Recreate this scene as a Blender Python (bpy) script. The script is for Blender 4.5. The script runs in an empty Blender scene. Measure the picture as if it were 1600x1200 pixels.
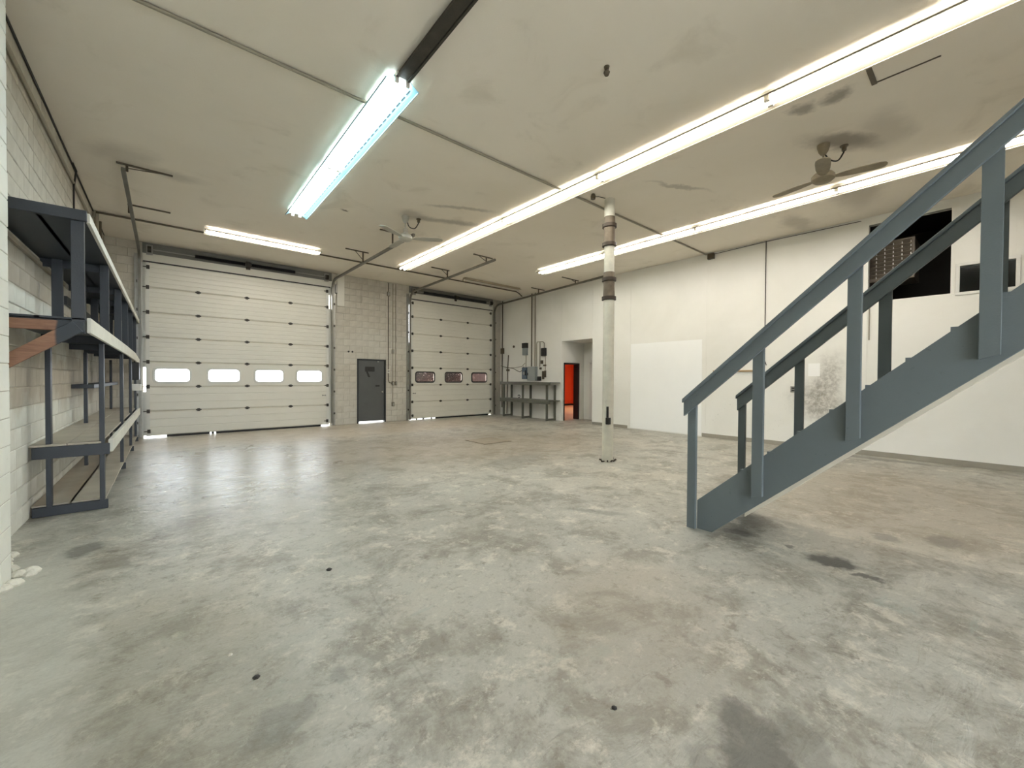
import bpy, math, random
from mathutils import Vector, Matrix
random.seed(7)
scene = bpy.context.scene
col = scene.collection

# ------------------------------------------------------------------ camera, world, exposure
YAW, PITCH, ROLL = math.radians(40.383), math.radians(-0.775), math.radians(0.317)
CAM_H, F_PX = 1.496, 632.8
fw = Vector((math.sin(YAW) * math.cos(PITCH), math.cos(YAW) * math.cos(PITCH), math.sin(PITCH)))
rt0 = Vector((math.cos(YAW), -math.sin(YAW), 0))
up0 = rt0.cross(fw)
rt = rt0 * math.cos(ROLL) + up0 * math.sin(ROLL)
up = up0 * math.cos(ROLL) - rt0 * math.sin(ROLL)
cd = bpy.data.cameras.new('camera')
cam = bpy.data.objects.new('camera', cd)
col.objects.link(cam)
cd.sensor_width = 36.0
cd.lens = F_PX / 1600 * 36.0
cd.clip_start = 0.05
cam.matrix_world = Matrix(((rt.x, up.x, -fw.x, 0), (rt.y, up.y, -fw.y, 0), (rt.z, up.z, -fw.z, CAM_H), (0, 0, 0, 1)))
scene.camera = cam

w = bpy.data.worlds.new('sky')
scene.world = w
w.use_nodes = True
bg = w.node_tree.nodes['Background']
bg.inputs[0].default_value = (0.93, 0.97, 1.0, 1)
bg.inputs[1].default_value = 7.0
vs = scene.view_settings
vs.view_transform = 'Standard'
vs.look = 'None'
vs.gamma = 1.0
vs.use_curve_mapping = False
vs.exposure = 0.88
TUBE_POWER = 17.5

# ------------------------------------------------------------------ room numbers (metres, camera over the origin)
H, D, R, L = 4.75, 13.28, 10.66, 1.109     # ceiling, back wall, right wall, left wall
SOUTH = -5.0

# ------------------------------------------------------------------ helpers
class MB:
    def __init__(self):
        self.v, self.f = [], []
    def box(self, x0, x1, y0, y1, z0, z1):
        b = len(self.v)
        self.v += [(x0, y0, z0), (x1, y0, z0), (x1, y1, z0), (x0, y1, z0), (x0, y0, z1), (x1, y0, z1), (x1, y1, z1), (x0, y1, z1)]
        self.f += [tuple(b + i for i in q) for q in ((0, 3, 2, 1), (4, 5, 6, 7), (0, 1, 5, 4), (1, 2, 6, 5), (2, 3, 7, 6), (3, 0, 4, 7))]
        return self
    def bar(self, a, b, wx, wy, ref=(0, 0, 1)):
        """rectangular bar from a to b; wx across, wy along ref-ish"""
        a, b = Vector(a), Vector(b)
        d = (b - a).normalized()
        r = Vector(ref)
        if abs(d.dot(r)) > .98: r = Vector((0, 1, 0))
        s = d.cross(r).normalized()
        u = s.cross(d).normalized()
        i = len(self.v)
        for p in (a, b):
            for (p1, p2) in ((-1, -1), (1, -1), (1, 1), (-1, 1)):
                self.v.append(tuple(p + s * p1 * wx / 2 + u * p2 * wy / 2))
        self.f += [tuple(i + k for k in q) for q in ((3, 2, 1, 0), (4, 5, 6, 7), (0, 1, 5, 4), (1, 2, 6, 5), (2, 3, 7, 6), (3, 0, 4, 7))]
        return self
    def prism(self, poly, axis, a, b):
        """poly in the two other axes (cyclic order of axes), extruded from a to b"""
        n, i = len(poly), len(self.v)
        for t in (a, b):
            for (p, q) in poly:
                self.v.append({'x': (t, p, q), 'y': (p, t, q), 'z': (p, q, t)}[axis])
        self.f.append(tuple(i + k for k in range(n)))
        self.f.append(tuple(i + n + k for k in reversed(range(n))))
        for k in range(n):
            m = (k + 1) % n
            self.f.append((i + m, i + k, i + n + k, i + n + m))
        return self
    def tube(self, pts, r, n=10, caps=True):
        pts = [Vector(p) for p in pts]
        i0 = len(self.v)
        t = (pts[1] - pts[0]).normalized()
        nrm = t.orthogonal().normalized()
        for k, p in enumerate(pts):
            if k == 0: tn = (pts[1] - pts[0]).normalized()
            elif k == len(pts) - 1: tn = (pts[-1] - pts[-2]).normalized()
            else: tn = ((pts[k + 1] - p).normalized() + (p - pts[k - 1]).normalized()).normalized()
            nrm = (nrm - tn * nrm.dot(tn)).normalized()
            bi = tn.cross(nrm)
            rr = r[k] if isinstance(r, (list, tuple)) else r
            for j in range(n):
                a = 2 * math.pi * j / n
                self.v.append(tuple(p + (nrm * math.cos(a) + bi * math.sin(a)) * rr))
        for k in range(len(pts) - 1):
            for j in range(n):
                m = (j + 1) % n
                self.f.append((i0 + k * n + j, i0 + k * n + m, i0 + (k + 1) * n + m, i0 + (k + 1) * n + j))
        if caps:
            self.f.append(tuple(i0 + j for j in reversed(range(n))))
            e = i0 + (len(pts) - 1) * n
            self.f.append(tuple(e + j for j in range(n)))
        return self
    def lathe(self, prof, c, n=20):
        """prof: list of (radius, z)"""
        return self.tube([(c[0], c[1], c[2] + z) for (_, z) in prof], [max(r_, 1e-4) for (r_, _) in prof], n)
    def quad(self, a, b, c, d):
        i = len(self.v)
        self.v += [tuple(a), tuple(b), tuple(c), tuple(d)]
        self.f.append((i, i + 1, i + 2, i + 3))
        return self
    def plate(self, a, b, c, d, t):
        """thin slab on quad abcd with thickness t against its normal"""
        a, b, c, d = map(Vector, (a, b, c, d))
        nrm = (b - a).cross(d - a).normalized() * t
        i = len(self.v)
        self.v += [tuple(p) for p in (a, b, c, d, a - nrm, b - nrm, c - nrm, d - nrm)]
        self.f += [tuple(i + k for k in q) for q in ((0, 1, 2, 3), (7, 6, 5, 4), (0, 4, 5, 1), (1, 5, 6, 2), (2, 6, 7, 3), (3, 7, 4, 0))]
        return self
    def mesh(self, name, m, smooth=False):
        me = bpy.data.meshes.new(name)
        me.from_pydata(self.v, [], self.f)
        me.materials.append(m)
        if smooth:
            me.shade_smooth()
            try: me.set_sharp_from_angle(angle=math.radians(38))
            except Exception: pass
        me.update()
        return me
    def build(self, name, m, parent=None, smooth=False, bevel=0.0, loc=None):
        o = bpy.data.objects.new(name, self.mesh(name, m, smooth))
        return place(o, parent, bevel, loc)

def place(o, parent=None, bevel=0.0, loc=None):
    col.objects.link(o)
    if loc is not None: o.location = loc
    if parent is not None:
        o.parent = parent
        # built parts hold room coordinates, so only a thing's own location is undone
        if loc is None: o.matrix_parent_inverse = Matrix.Translation(-parent.location)
    if bevel:
        b = o.modifiers.new('edge', 'BEVEL')
        b.width = bevel; b.segments = 2; b.limit_method = 'ANGLE'
    return o

def smooth_path(pts, n=6):
    P = [Vector(p) for p in pts]
    P = [P[0]] + P + [P[-1]]
    out = []
    for i in range(1, len(P) - 2):
        for k in range(n):
            u = k / n
            a, b, c, d = P[i - 1], P[i], P[i + 1], P[i + 2]
            out.append(.5 * ((2 * b) + (c - a) * u + (2 * a - 5 * b + 4 * c - d) * u * u + (3 * b - a - 3 * c + d) * u ** 3))
    return out + [P[-2]]

def tag(o, label, cat, group=None, kind=None):
    o['label'] = label
    if cat: o['category'] = cat
    if group: o['group'] = group
    if kind: o['kind'] = kind
    return o

def thing(name, label, cat, loc=(0, 0, 0), group=None, kind=None):
    o = bpy.data.objects.new(name, None)
    o.empty_display_size = 0.1
    col.objects.link(o)
    o.location = loc
    return tag(o, label, cat, group, kind)

def copy_tree(src, parent=None, loc=None):
    c = src.copy()
    col.objects.link(c)
    if parent is not None:
        c.parent = parent
        c.matrix_parent_inverse = src.matrix_parent_inverse.copy()
    if loc is not None: c.location = loc
    for ch in src.children: copy_tree(ch, c)
    return c

# ------------------------------------------------------------------ materials
def srgb(r, g, b):
    def f(c):
        c /= 255
        return c / 12.92 if c <= .04045 else ((c + .055) / 1.055) ** 2.4
    return (f(r), f(g), f(b), 1)

class NT:
    def __init__(self, name):
        self.m = bpy.data.materials.new(name)
        self.m.use_nodes = True
        self.t = self.m.node_tree
        self.b = self.t.nodes['Principled BSDF']
        self.co = self.t.nodes.new('ShaderNodeTexCoord').outputs['Object']
    def set(self, sock, v):
        if isinstance(v, bpy.types.NodeSocket): self.t.links.new(v, sock)
        else: sock.default_value = v
    def node(self, typ, ins=None, **kw):
        n = self.t.nodes.new(typ)
        for k, v in kw.items(): setattr(n, k, v)
        for k, v in (ins or {}).items(): self.set(n.inputs[k], v)
        return n
    def map(self, scale=(1, 1, 1), rot=(0, 0, 0), loc=(0, 0, 0), co=None):
        return self.node('ShaderNodeMapping', {'Vector': co or self.co, 'Scale': scale, 'Rotation': rot, 'Location': loc}).outputs[0]
    def noise(self, scale, detail=4, rough=.55, dist=0, co=None, out='Fac'):
        return self.node('ShaderNodeTexNoise', {'Vector': co or self.co, 'Scale': scale, 'Detail': detail, 'Roughness': rough, 'Distortion': dist}).outputs[out]
    def ramp(self, fac, stops):
        n = self.node('ShaderNodeValToRGB', {'Fac': fac})
        el = n.color_ramp.elements
        while len(el) < len(stops): el.new(.5)
        for e, (p, c) in zip(el, stops):
            e.position = p
            e.color = c if len(c) == 4 else (*c, 1)
        return n.outputs[0]
    def rng(self, v, a, b, c=0., d=1., smooth=True):
        n = self.node('ShaderNodeMapRange', {'Value': v, 'From Min': a, 'From Max': b, 'To Min': c, 'To Max': d})
        if smooth: n.interpolation_type = 'SMOOTHSTEP'
        return n.outputs[0]
    def mix(self, fac, a, b, mode='MIX'):
        n = self.node('ShaderNodeMix', data_type='RGBA', blend_type=mode)
        self.set(n.inputs[0], fac); self.set(n.inputs[6], a); self.set(n.inputs[7], b)
        return n.outputs[2]
    def math(self, op, a, b=0.):
        n = self.node('ShaderNodeMath', operation=op)
        self.set(n.inputs[0], a); self.set(n.inputs[1], b)
        return n.outputs[0]
    def spot(self, x, y, rx, ry, rot=0., warp=None, edge=.35, axes='xy'):
        """soft-edged blot at a place on a surface: 1 inside, 0 outside"""
        co = warp or self.co
        sep = self.node('ShaderNodeSeparateXYZ', {0: co})
        i = {'xy': (0, 1), 'yz': (1, 2), 'xz': (0, 2)}[axes]
        u = self.math('SUBTRACT', sep.outputs[i[0]], x)
        v = self.math('SUBTRACT', sep.outputs[i[1]], y)
        c, s = math.cos(rot), math.sin(rot)
        uu = self.math('ADD', self.math('MULTIPLY', u, c / rx), self.math('MULTIPLY', v, s / rx))
        vv = self.math('ADD', self.math('MULTIPLY', u, -s / ry), self.math('MULTIPLY', v, c / ry))
        d = self.math('SQRT', self.math('ADD', self.math('MULTIPLY', uu, uu), self.math('MULTIPLY', vv, vv)))
        return self.rng(d, 1 + edge, 1 - edge)
    def warp(self, scale, amt):
        n = self.node('ShaderNodeTexNoise', {'Vector': self.co, 'Scale': scale, 'Detail': 5, 'Roughness': .65})
        s = self.node('ShaderNodeVectorMath', {0: n.outputs['Color'], 1: (.5, .5, .5)}, operation='SUBTRACT')
        sc = self.node('ShaderNodeVectorMath', {0: s.outputs[0], 'Scale': amt}, operation='SCALE')
        return self.node('ShaderNodeVectorMath', {0: self.co, 1: sc.outputs[0]}, operation='ADD').outputs[0]
    def fin(self, color=None, rough=None, metal=None, bump=None, dist=.01, strength=.5, spec=None):
        if color is not None: self.set(self.b.inputs['Base Color'], color)
        if rough is not None: self.set(self.b.inputs['Roughness'], rough)
        if metal is not None: self.set(self.b.inputs['Metallic'], metal)
        if spec is not None: self.set(self.b.inputs['Specular IOR Level'], spec)
        if bump is not None:
            n = self.node('ShaderNodeBump', {'Height': bump, 'Distance': dist, 'Strength': strength})
            self.t.links.new(n.outputs[0], self.b.inputs['Normal'])
        return self.m

def paint(name, c, var=.12, scale=3., rough=.5, metal=0., wear=None, bump=.002):
    """a painted or bare surface: base colour, cloudy variation, fine grain and optional chipped wear"""
    t = NT(name)
    c = Vector(c[:3])
    n = t.noise(scale, 6, .6)
    colr = t.ramp(n, [(.25, (*(c * (1 - var)), 1)), (.75, (*(c * (1 + var)), 1))])
    if wear:
        k = t.rng(t.noise(scale * 9, 6, .7), .64, .72)
        colr = t.mix(t.math('MULTIPLY', k, .8), colr, wear)
    g = t.noise(90, 3)
    return t.fin(colr, rough, metal, g, bump, .4)

def emit(name, c, s):
    t = NT(name)
    t.b.inputs['Base Color'].default_value = (.9, .9, .9, 1)
    t.b.inputs['Emission Color'].default_value = (*c, 1)
    t.b.inputs['Emission Strength'].default_value = s
    return t.m

M = {}
# floor: old stained concrete
t = NT('floor_concrete')
wp = t.warp(2.2, .55)
rag = t.warp(5.5, .5)
c0 = t.ramp(t.noise(.42, 9, .66, .3), [(.30, srgb(164, 161, 149)), (.5, srgb(180, 178, 167)), (.70, srgb(192, 185, 170))])
c0 = t.mix(t.rng(t.noise(1.5, 11, .74, .35), .46, .61, 0, .75), c0, srgb(130, 124, 110))
c0 = t.mix(t.rng(t.noise(3.6, 11, .76, .25), .52, .64, 0, .72), c0, srgb(216, 210, 195))
c0 = t.mix(t.rng(t.noise(6.3, 10, .78, .3), .53, .66, 0, .65), c0, srgb(116, 107, 92))
c0 = t.mix(t.rng(t.noise(17, 8, .75, .2), .54, .66, 0, .40), c0, srgb(108, 100, 88))
c0 = t.mix(t.rng(t.noise(13, 8, .75, .2, co=t.map(loc=(5, 2, 0))), .57, .66, 0, .40), c0, srgb(226, 221, 208))
c0 = t.mix(t.rng(t.noise(2.4, 10, .8, .8, co=t.map((.6, 1.7, 1), (0, 0, -.45), (3, 1, 0))), .58, .66, 0, .40), c0, srgb(158, 166, 156))
scr = t.noise(5.5, 8, .8, .7, co=t.map((.5, 2.6, 1), (0, 0, .8)))
c0 = t.mix(t.rng(scr, .65, .70, 0, .55), c0, srgb(226, 220, 206))
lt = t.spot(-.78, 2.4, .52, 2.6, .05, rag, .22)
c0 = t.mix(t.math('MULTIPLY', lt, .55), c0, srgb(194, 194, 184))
c0 = t.mix(t.math('MULTIPLY', t.spot(.1, 2.6, .42, 1.1, .1, rag, .35), .35), c0, srgb(132, 128, 108))
c0 = t.mix(t.math('MULTIPLY', t.spot(4.6, 7.6, 4.2, 1.9, -.3, wp, .5), .50), c0, srgb(142, 126, 104))
c0 = t.mix(t.math('MULTIPLY', t.spot(6.9, .9, 2.1, 1.5, 0, wp, .5), .40), c0, srgb(150, 132, 106))
c0 = t.mix(t.math('MULTIPLY', t.spot(2.3, 1.5, .75, .6, .5, rag, .5), .35), c0, srgb(150, 136, 116))
c0 = t.mix(t.math('MULTIPLY', t.spot(4.0, 11.8, 5.2, 1.5, -.03, wp, .5), .5), c0, srgb(208, 190, 166))  # warm sunlit tone by the overhead doors, painted into the floor colour
fw_ = t.warp(7, .22)
for (x, y, rx, ry, ro, k, dk) in ((4.17, .81, .12, .17, .3, .95, 60), (4.05, .585, .045, .10, .2, .8, 66), (4.26, 1.56, .09, .12, 0, .55, 80), (4.24, 1.12, .05, .05, 0, .7, 70),
                                  (1.83, .60, .24, .14, .6, .75, 76), (1.62, .66, .12, .10, .2, .4, 84), (2.0, .45, .2, .08, .7, .4, 84), (-.55, 5.02, .12, .16, 0, .6, 80), (.36, 1.95, .16, .09, .4, .35, 92), (.66, 2.1, .05, .07, 0, .35, 96),
                                  (5.2, .62, .12, .10, 0, .5, 90), (5.5, .25, .2, .12, 0, .4, 90), (3.67, 2.84, .06, .34, .55, .4, 96), (7.4, 5.2, .9, .35, .4, .3, 96), (10.3, 1.6, .15, 1.2, 0, .5, 74), (4.9, 5.6, .7, .3, .2, .3, 100), (1.54, 1.08, .014, .014, 0, .9, 40)):
    c0 = t.mix(t.math('MULTIPLY', t.spot(x, y, rx, ry, ro, fw_, .3), k), c0, srgb(dk, dk - 2, dk - 8))
crk = t.spot(1.0, 2.15, .006, .75, -.12, t.warp(3, .06), .5)
c0 = t.mix(t.math('MULTIPLY', crk, .18), c0, srgb(92, 88, 78))
c0 = t.mix(t.rng(t.noise(55, 3), .35, .7, 0, .10), c0, srgb(98, 94, 84))
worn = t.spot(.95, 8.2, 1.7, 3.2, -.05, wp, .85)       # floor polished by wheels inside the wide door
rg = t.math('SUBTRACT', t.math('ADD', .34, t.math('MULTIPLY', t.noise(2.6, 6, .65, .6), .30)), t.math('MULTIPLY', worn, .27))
bm = t.math('ADD', t.math('MULTIPLY', t.noise(5.0, 5, .6, .8, co=t.map((.6, 2.0, 1), (0, 0, .25))), 1.0), t.math('MULTIPLY', t.noise(40, 3), .10))
bm = t.math('ADD', bm, t.math('MULTIPLY', t.noise(7.5, 6, .6, .5, co=t.map((.8, 1.3, 1), (0, 0, .6))), t.math('ADD', .25, t.math('MULTIPLY', worn, .45))))
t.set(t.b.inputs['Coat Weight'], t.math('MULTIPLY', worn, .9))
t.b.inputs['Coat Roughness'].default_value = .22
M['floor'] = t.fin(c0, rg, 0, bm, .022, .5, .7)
t.t.links.new(t.b.inputs['Normal'].links[0].from_socket, t.b.inputs['Coat Normal'])

# ceiling: nicotine-beige painted board with soot marks and a painted shading streak
t = NT('ceiling_paint')
wp = t.warp(1.6, .5)
c0 = t.ramp(t.noise(.3, 5, .6, .3), [(.3, srgb(232, 223, 206)), (.7, srgb(242, 234, 220))])
c0 = t.mix(t.rng(t.noise(1.1, 6, .6, .8), .56, .75, 0, .3), c0, srgb(186, 175, 152))
for (x, y, rx, ry, ro, k) in ((5.82, 1.17, .10, .13, .3, .6), (5.80, 1.52, .11, .13, .3, .55), (7.0, 1.35, .45, .16, -.6, .6), (7.1, .9, .5, .25, 0, .25), (4.5, 7.3, .65, .13, -.35, .45), (3.75, 7.5, .3, .22, 0, .35),
                              (4.3, 6.6, .55, .07, -.5, .4), (6.6, 3.4, .5, .05, -.4, .35), (9.2, 1.5, .7, .3, .2, .35), (9.9, 2.6, .5, .2, 0, .3), (.1, 8.6, .35, .16, 0, .25), (-.5, 8.3, .3, .4, .6, .25), (2.65, 8.12, .07, .03, .2, .9)):
    c0 = t.mix(t.math('MULTIPLY', t.spot(x, y, rx, ry, ro, wp, .6), k), c0, srgb(96, 86, 70))
M['ceiling'] = t.fin(c0, .75, 0, t.noise(60, 4), .004, .3, .25)

# right wall: off-white painted board, dirty in places
t = NT('wall_paint_white')
wp = t.warp(3., .35)
c0 = t.ramp(t.noise(.5, 5, .6, .3), [(.3, srgb(226, 224, 214)), (.7, srgb(238, 236, 228))])
for (y, z, ry, rz, k) in ((2.2, 1.5, .22, .45, .6), (2.4, 1.05, .40, .32, .6), (2.1, .75, .4, .25, .4)):
    c0 = t.mix(t.math('MULTIPLY', t.math('MULTIPLY', t.spot(y, z, ry, rz, .2, wp, .8, 'yz'), t.rng(t.noise(9, 9, .8), .36, .62, .25, 1.)), k), c0, srgb(104, 94, 78))
fl_ = t.rng(t.noise(22, 5, .8), .64, .68)
zone = t.math('ADD', t.spot(7.4, 1.9, .5, .8, 0, wp, .6, 'yz'), t.spot(3.4, .6, 1.7, .55, 0, wp, .6, 'yz'))
c0 = t.mix(t.math('MULTIPLY', t.math('MULTIPLY', fl_, t.math('MINIMUM', zone, 1.)), .65), c0, srgb(104, 92, 76))
M['wall'] = t.fin(c0, .6, 0, t.noise(30, 4), .003, .35, .3)
M['wall_patch'] = paint('wall_patch_white', srgb(243, 243, 238), .02, 1.2, .5)

# concrete block, old thin white paint worn away higher up
t = NT('concrete_block_paint')
wp = t.warp(1.2, .9)
sep = t.node('ShaderNodeSeparateXYZ', {0: wp})
bare = t.ramp(t.noise(1.8, 7, .65, .4), [(.3, srgb(182, 175, 160)), (.7, srgb(214, 208, 194))])
white = t.ramp(t.noise(2.4, 6, .6), [(.3, srgb(205, 203, 192)), (.7, srgb(226, 225, 216))])
geo = t.node('ShaderNodeNewGeometry')
wsep = t.node('ShaderNodeSeparateXYZ', {0: t.node('ShaderNodeVectorMath', {0: geo.outputs['Position'], 1: t.node('ShaderNodeVectorMath', {0: t.node('ShaderNodeVectorMath', {0: t.noise(1.1, 5, .6, 0, co=geo.outputs['Position'], out='Color'), 1: (.5, .5, .5)}, operation='SUBTRACT').outputs[0], 'Scale': 1.6}, operation='SCALE').outputs[0]}, operation='ADD').outputs[0]})
zz = wsep.outputs[2]
k = t.math('MAXIMUM', t.rng(zz, 1.35, 1.0), t.math('MULTIPLY', t.rng(zz, 1.75, 1.95), t.rng(zz, 3.2, 2.7)))
k = t.math('MULTIPLY', k, t.rng(wsep.outputs[1], 12.2, 9.5, .25, 1.))
c0 = t.mix(k, bare, white)
oi = t.node('ShaderNodeObjectInfo')
c0 = t.mix(t.math('MULTIPLY', oi.outputs['Random'], .20), c0, srgb(158, 151, 136))
strk = t.noise(2.2, 6, .7, .3, co=t.map((6, 6, .35), co=geo.outputs['Position']))
c0 = t.mix(t.rng(strk, .55, .72, 0, .32), c0, srgb(138, 128, 110))
M['block'] = t.fin(c0, .8, 0, t.noise(70, 5, .7, co=geo.outputs['Position']), .006, .5, .2)
M['mortar'] = paint('mortar_joint', srgb(178, 172, 158), .1, 8, .9)
M['pilaster'] = paint('pilaster_paint_white', srgb(226, 226, 216), .06, 2.5, .6, wear=srgb(170, 165, 150))
M['south'] = paint('wall_paint_cream', srgb(222, 216, 200), .05, 1., .6)

M['door_white'] = paint('door_steel_cream', srgb(214, 210, 196), .05, .9, .42, wear=None)
M['door_frame_white'] = paint('window_frame_plastic', srgb(208, 206, 196), .04, 3, .4)
M['frame_black'] = paint('window_frame_rubber_black', srgb(38, 34, 32), .1, 6, .5)
M['rubber'] = paint('rubber_black', srgb(34, 33, 31), .1, 9, .7)
M['gasket'] = paint('joint_gasket_grey', srgb(196, 190, 172), .1, 6, .8)
M['hinge'] = paint('hinge_steel_dark', srgb(62, 58, 52), .15, 12, .45, .6)
M['track'] = paint('track_steel_dark', srgb(124, 121, 112), .2, 4, .4, .75)
M['galv'] = paint('galvanised_steel', srgb(158, 156, 148), .12, 9, .38, .8)
M['spring'] = paint('spring_steel_black', srgb(34, 34, 38), .15, 9, .4, .4)
M['header'] = paint('lintel_paint_grey', srgb(116, 114, 108), .14, 3, .6)
M['door_grey'] = paint('man_door_charcoal', srgb(84, 85, 83), .12, 2.2, .45, wear=None)
M['door_frame'] = paint('door_frame_black', srgb(44, 46, 46), .15, 5, .5)
M['tape'] = paint('tape_residue_black', srgb(50, 48, 46), .2, 20, .8)
M['lumber_blue'] = paint('lumber_paint_slate', srgb(46, 51, 57), .16, 2.4, .5, wear=srgb(66, 71, 76))
M['stair'] = paint('stair_paint_blue_grey', srgb(101, 110, 112), .08, 1.8, .45, wear=srgb(84, 93, 95))
M['stair_raw'] = paint('stair_soffit_pale', srgb(206, 200, 184), .08, 4, .6)
M['fascia'] = paint('lumber_worn_white', srgb(214, 212, 200), .1, 5, .7, wear=srgb(140, 134, 120))
M['deckwood'] = paint('lumber_grey_bare', srgb(166, 158, 142), .16, 3, .75, wear=srgb(110, 102, 88))
M['bench'] = paint('bench_paint_grey_green', srgb(96, 96, 84), .14, 3, .6)
M['pipe_white'] = paint('iron_pipe_white_paint', srgb(206, 202, 186), .12, 6, .5, wear=srgb(120, 110, 92))
M['pipe_iron'] = paint('cast_iron_brown', srgb(110, 98, 82), .3, 7, .5, .3, wear=srgb(60, 52, 44))
M['pipe_clamp'] = paint('iron_clamp_dark', srgb(66, 56, 46), .25, 12, .5, .4)
M['conduit'] = paint('conduit_painted_beige', srgb(150, 142, 124), .1, 5, .55)
M['conduit_dark'] = paint('conduit_dark_brown', srgb(96, 86, 70), .15, 6, .5, .3)
M['box_grey'] = paint('electrical_box_grey', srgb(142, 148, 144), .06, 5, .4)
M['box_blue'] = paint('electrical_box_blue', srgb(84, 100, 114), .1, 6, .4)
M['black'] = paint('plastic_black', srgb(32, 30, 28), .15, 8, .5)
M['fan'] = paint('fan_enamel_cream', srgb(178, 174, 160), .1, 8, .4)
M['fan_old'] = paint('fan_enamel_dusty', srgb(140, 128, 104), .25, 8, .6, wear=srgb(84, 72, 56))
M['refl_warm'] = paint('reflector_enamel_yellowed', (.30, .265, .20), .05, 4, .35)
M['refl_cool'] = paint('reflector_enamel_blue_white', (.20, .36, .40), .05, 4, .35)
M['fixture'] = paint('fixture_enamel_white', srgb(226, 222, 208), .05, 4, .35)
M['fixture_dull'] = paint('fixture_enamel_dirty', srgb(176, 164, 138), .18, 5, .5, wear=srgb(104, 90, 66))
M['fixture_dark'] = paint('fixture_rusted_dark', srgb(70, 66, 58), .3, 9, .6, .3, wear=srgb(120, 114, 100))
M['baseboard'] = paint('baseboard_grey', srgb(152, 146, 132), .1, 4, .6)
M['white_door'] = paint('door_paint_white', srgb(222, 220, 212), .03, 3, .45)
M['chrome'] = paint('chrome_handle', srgb(200, 200, 198), .03, 9, .2, .9)
M['paper'] = paint('paper_white', srgb(246, 245, 240), .01, 5, .8)
M['wood_strip'] = paint('wood_strip_tan', srgb(170, 142, 100), .12, 8, .6)
M['dark_room'] = paint('unlit_room_shade_brown', srgb(40, 34, 28), .15, 3, .7)  # dark colour carries the shade of the unlit upper room
M['heater'] = paint('heater_steel_brown', srgb(112, 102, 90), .12, 6, .4, .2)
M['red_wall'] = paint('wall_paint_red_orange', srgb(206, 82, 44), .05, 2, .55)
M['office_floor'] = paint('office_floor_pink_beige', srgb(210, 190, 170), .04, 2, .5)
M['office_ceiling'] = paint('office_ceiling_white', srgb(230, 226, 218), .03, 2, .7)
M['ground_out'] = paint('snowy_yard_ground', srgb(186, 184, 180), .05, 1.5, .8)
M['van_red'] = paint('van_paint_dark_red', srgb(46, 14, 11), .05, 2, .3)
M['van_dark'] = paint('van_glass_dark', srgb(13, 12, 13), .1, 2, .3)
M['van_white'] = paint('van_trim_white', srgb(230, 226, 220), .03, 2, .4)
M['brick_out'] = paint('outer_wall_dark_brown', srgb(44, 24, 19), .3, 4, .8)
M['cable'] = paint('cable_black', srgb(44, 40, 36), .1, 9, .6)
M['slot'] = paint('reflector_slot_grey', srgb(36, 46, 50), .1, 9, .6)
M['hatch'] = paint('hatch_steel_worn', srgb(150, 140, 122), .15, 4, .6)
M['rubble'] = paint('mortar_rubble_white', srgb(206, 202, 188), .15, 9, .9, wear=srgb(120, 112, 98))
M['carton'] = paint('carton_white', srgb(214, 212, 206), .05, 9, .7)
t = NT('lumber_brown_half_painted')
sx = t.node('ShaderNodeSeparateXYZ', {0: t.warp(9, .03)})
grain = t.ramp(t.noise(3, 6, .7, .5, co=t.map((2, 2, 14))), [(.3, srgb(120, 84, 62)), (.7, srgb(152, 112, 86))])
M['brown_part'] = t.fin(t.mix(t.rng(sx.outputs[0], -.70, -.68), grain, srgb(48, 54, 60)), .6)
def glass(name, tint, gl, wavy=0.):
    t = NT(name)
    t.t.nodes.remove(t.b)
    out = t.t.nodes['Material Output']
    g = t.node('ShaderNodeBsdfGlossy', {'Roughness': .08})
    tr = t.node('ShaderNodeBsdfTransparent', {'Color': tint})
    if wavy:
        b = t.node('ShaderNodeBump', {'Height': t.noise(14, 3, .5, 1.2), 'Strength': wavy, 'Distance': .03})
        t.t.links.new(b.outputs[0], g.inputs['Normal'])
        rf = t.node('ShaderNodeBsdfRefraction', {'IOR': 1.25, 'Roughness': .02, 'Color': tint})
        t.t.links.new(b.outputs[0], rf.inputs['Normal'])
        src = rf
    else: src = tr
    mx = t.node('ShaderNodeMixShader', {0: gl})
    t.t.links.new(src.outputs[0], mx.inputs[1]); t.t.links.new(g.outputs[0], mx.inputs[2])
    t.t.links.new(mx.outputs[0], out.inputs[0])
    return t.m
M['glass'] = glass('window_acrylic_clear', (.95, .97, 1, 1), .06)
M['glass_wavy'] = glass('window_acrylic_wavy', (.86, .8, .78, 1), .05, .6)
M['glass_dark'] = glass('window_glass_plain', (.7, .75, .75, 1), .025)
WARM = (1.0, .955, .90); COOL = (.74, .92, 1.0); NEUT = (.96, .97, .92)
M['tube_warm'] = emit('tube_lit_warm', WARM, TUBE_POWER)
M['tube_cool'] = emit('tube_lit_cool', COOL, TUBE_POWER * 1.5)
M['tube_neut'] = emit('tube_lit_neutral', NEUT, TUBE_POWER)
M['tube_off'] = paint('tube_unlit', srgb(220, 216, 204), .03, 4, .3)
M['office_lamp'] = emit('office_lamp_warm', (1, .72, .42), 30)

# ------------------------------------------------------------------ setting: floor, ceiling, walls
def struct(name, mb, m, label, cat, parent=None, bevel=0.):
    o = mb.build(name, m, parent, bevel=bevel)
    return tag(o, label, cat, kind='structure')

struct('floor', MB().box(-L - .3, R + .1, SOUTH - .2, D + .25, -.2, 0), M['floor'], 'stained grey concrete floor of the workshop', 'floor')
struct('ceiling', MB().box(-L - .3, R + .3, SOUTH - .2, D + .25, H, H + .2), M['ceiling'], 'beige painted ceiling with soot marks and a painted shading streak', 'ceiling')

BD0, BD1 = -.40, 3.80        # big overhead door
SD0, SD1 = 6.56, 10.12       # small overhead door
DH = 4.265
MD0, MD1, MDH = 4.69, 5.66, 2.11
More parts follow.
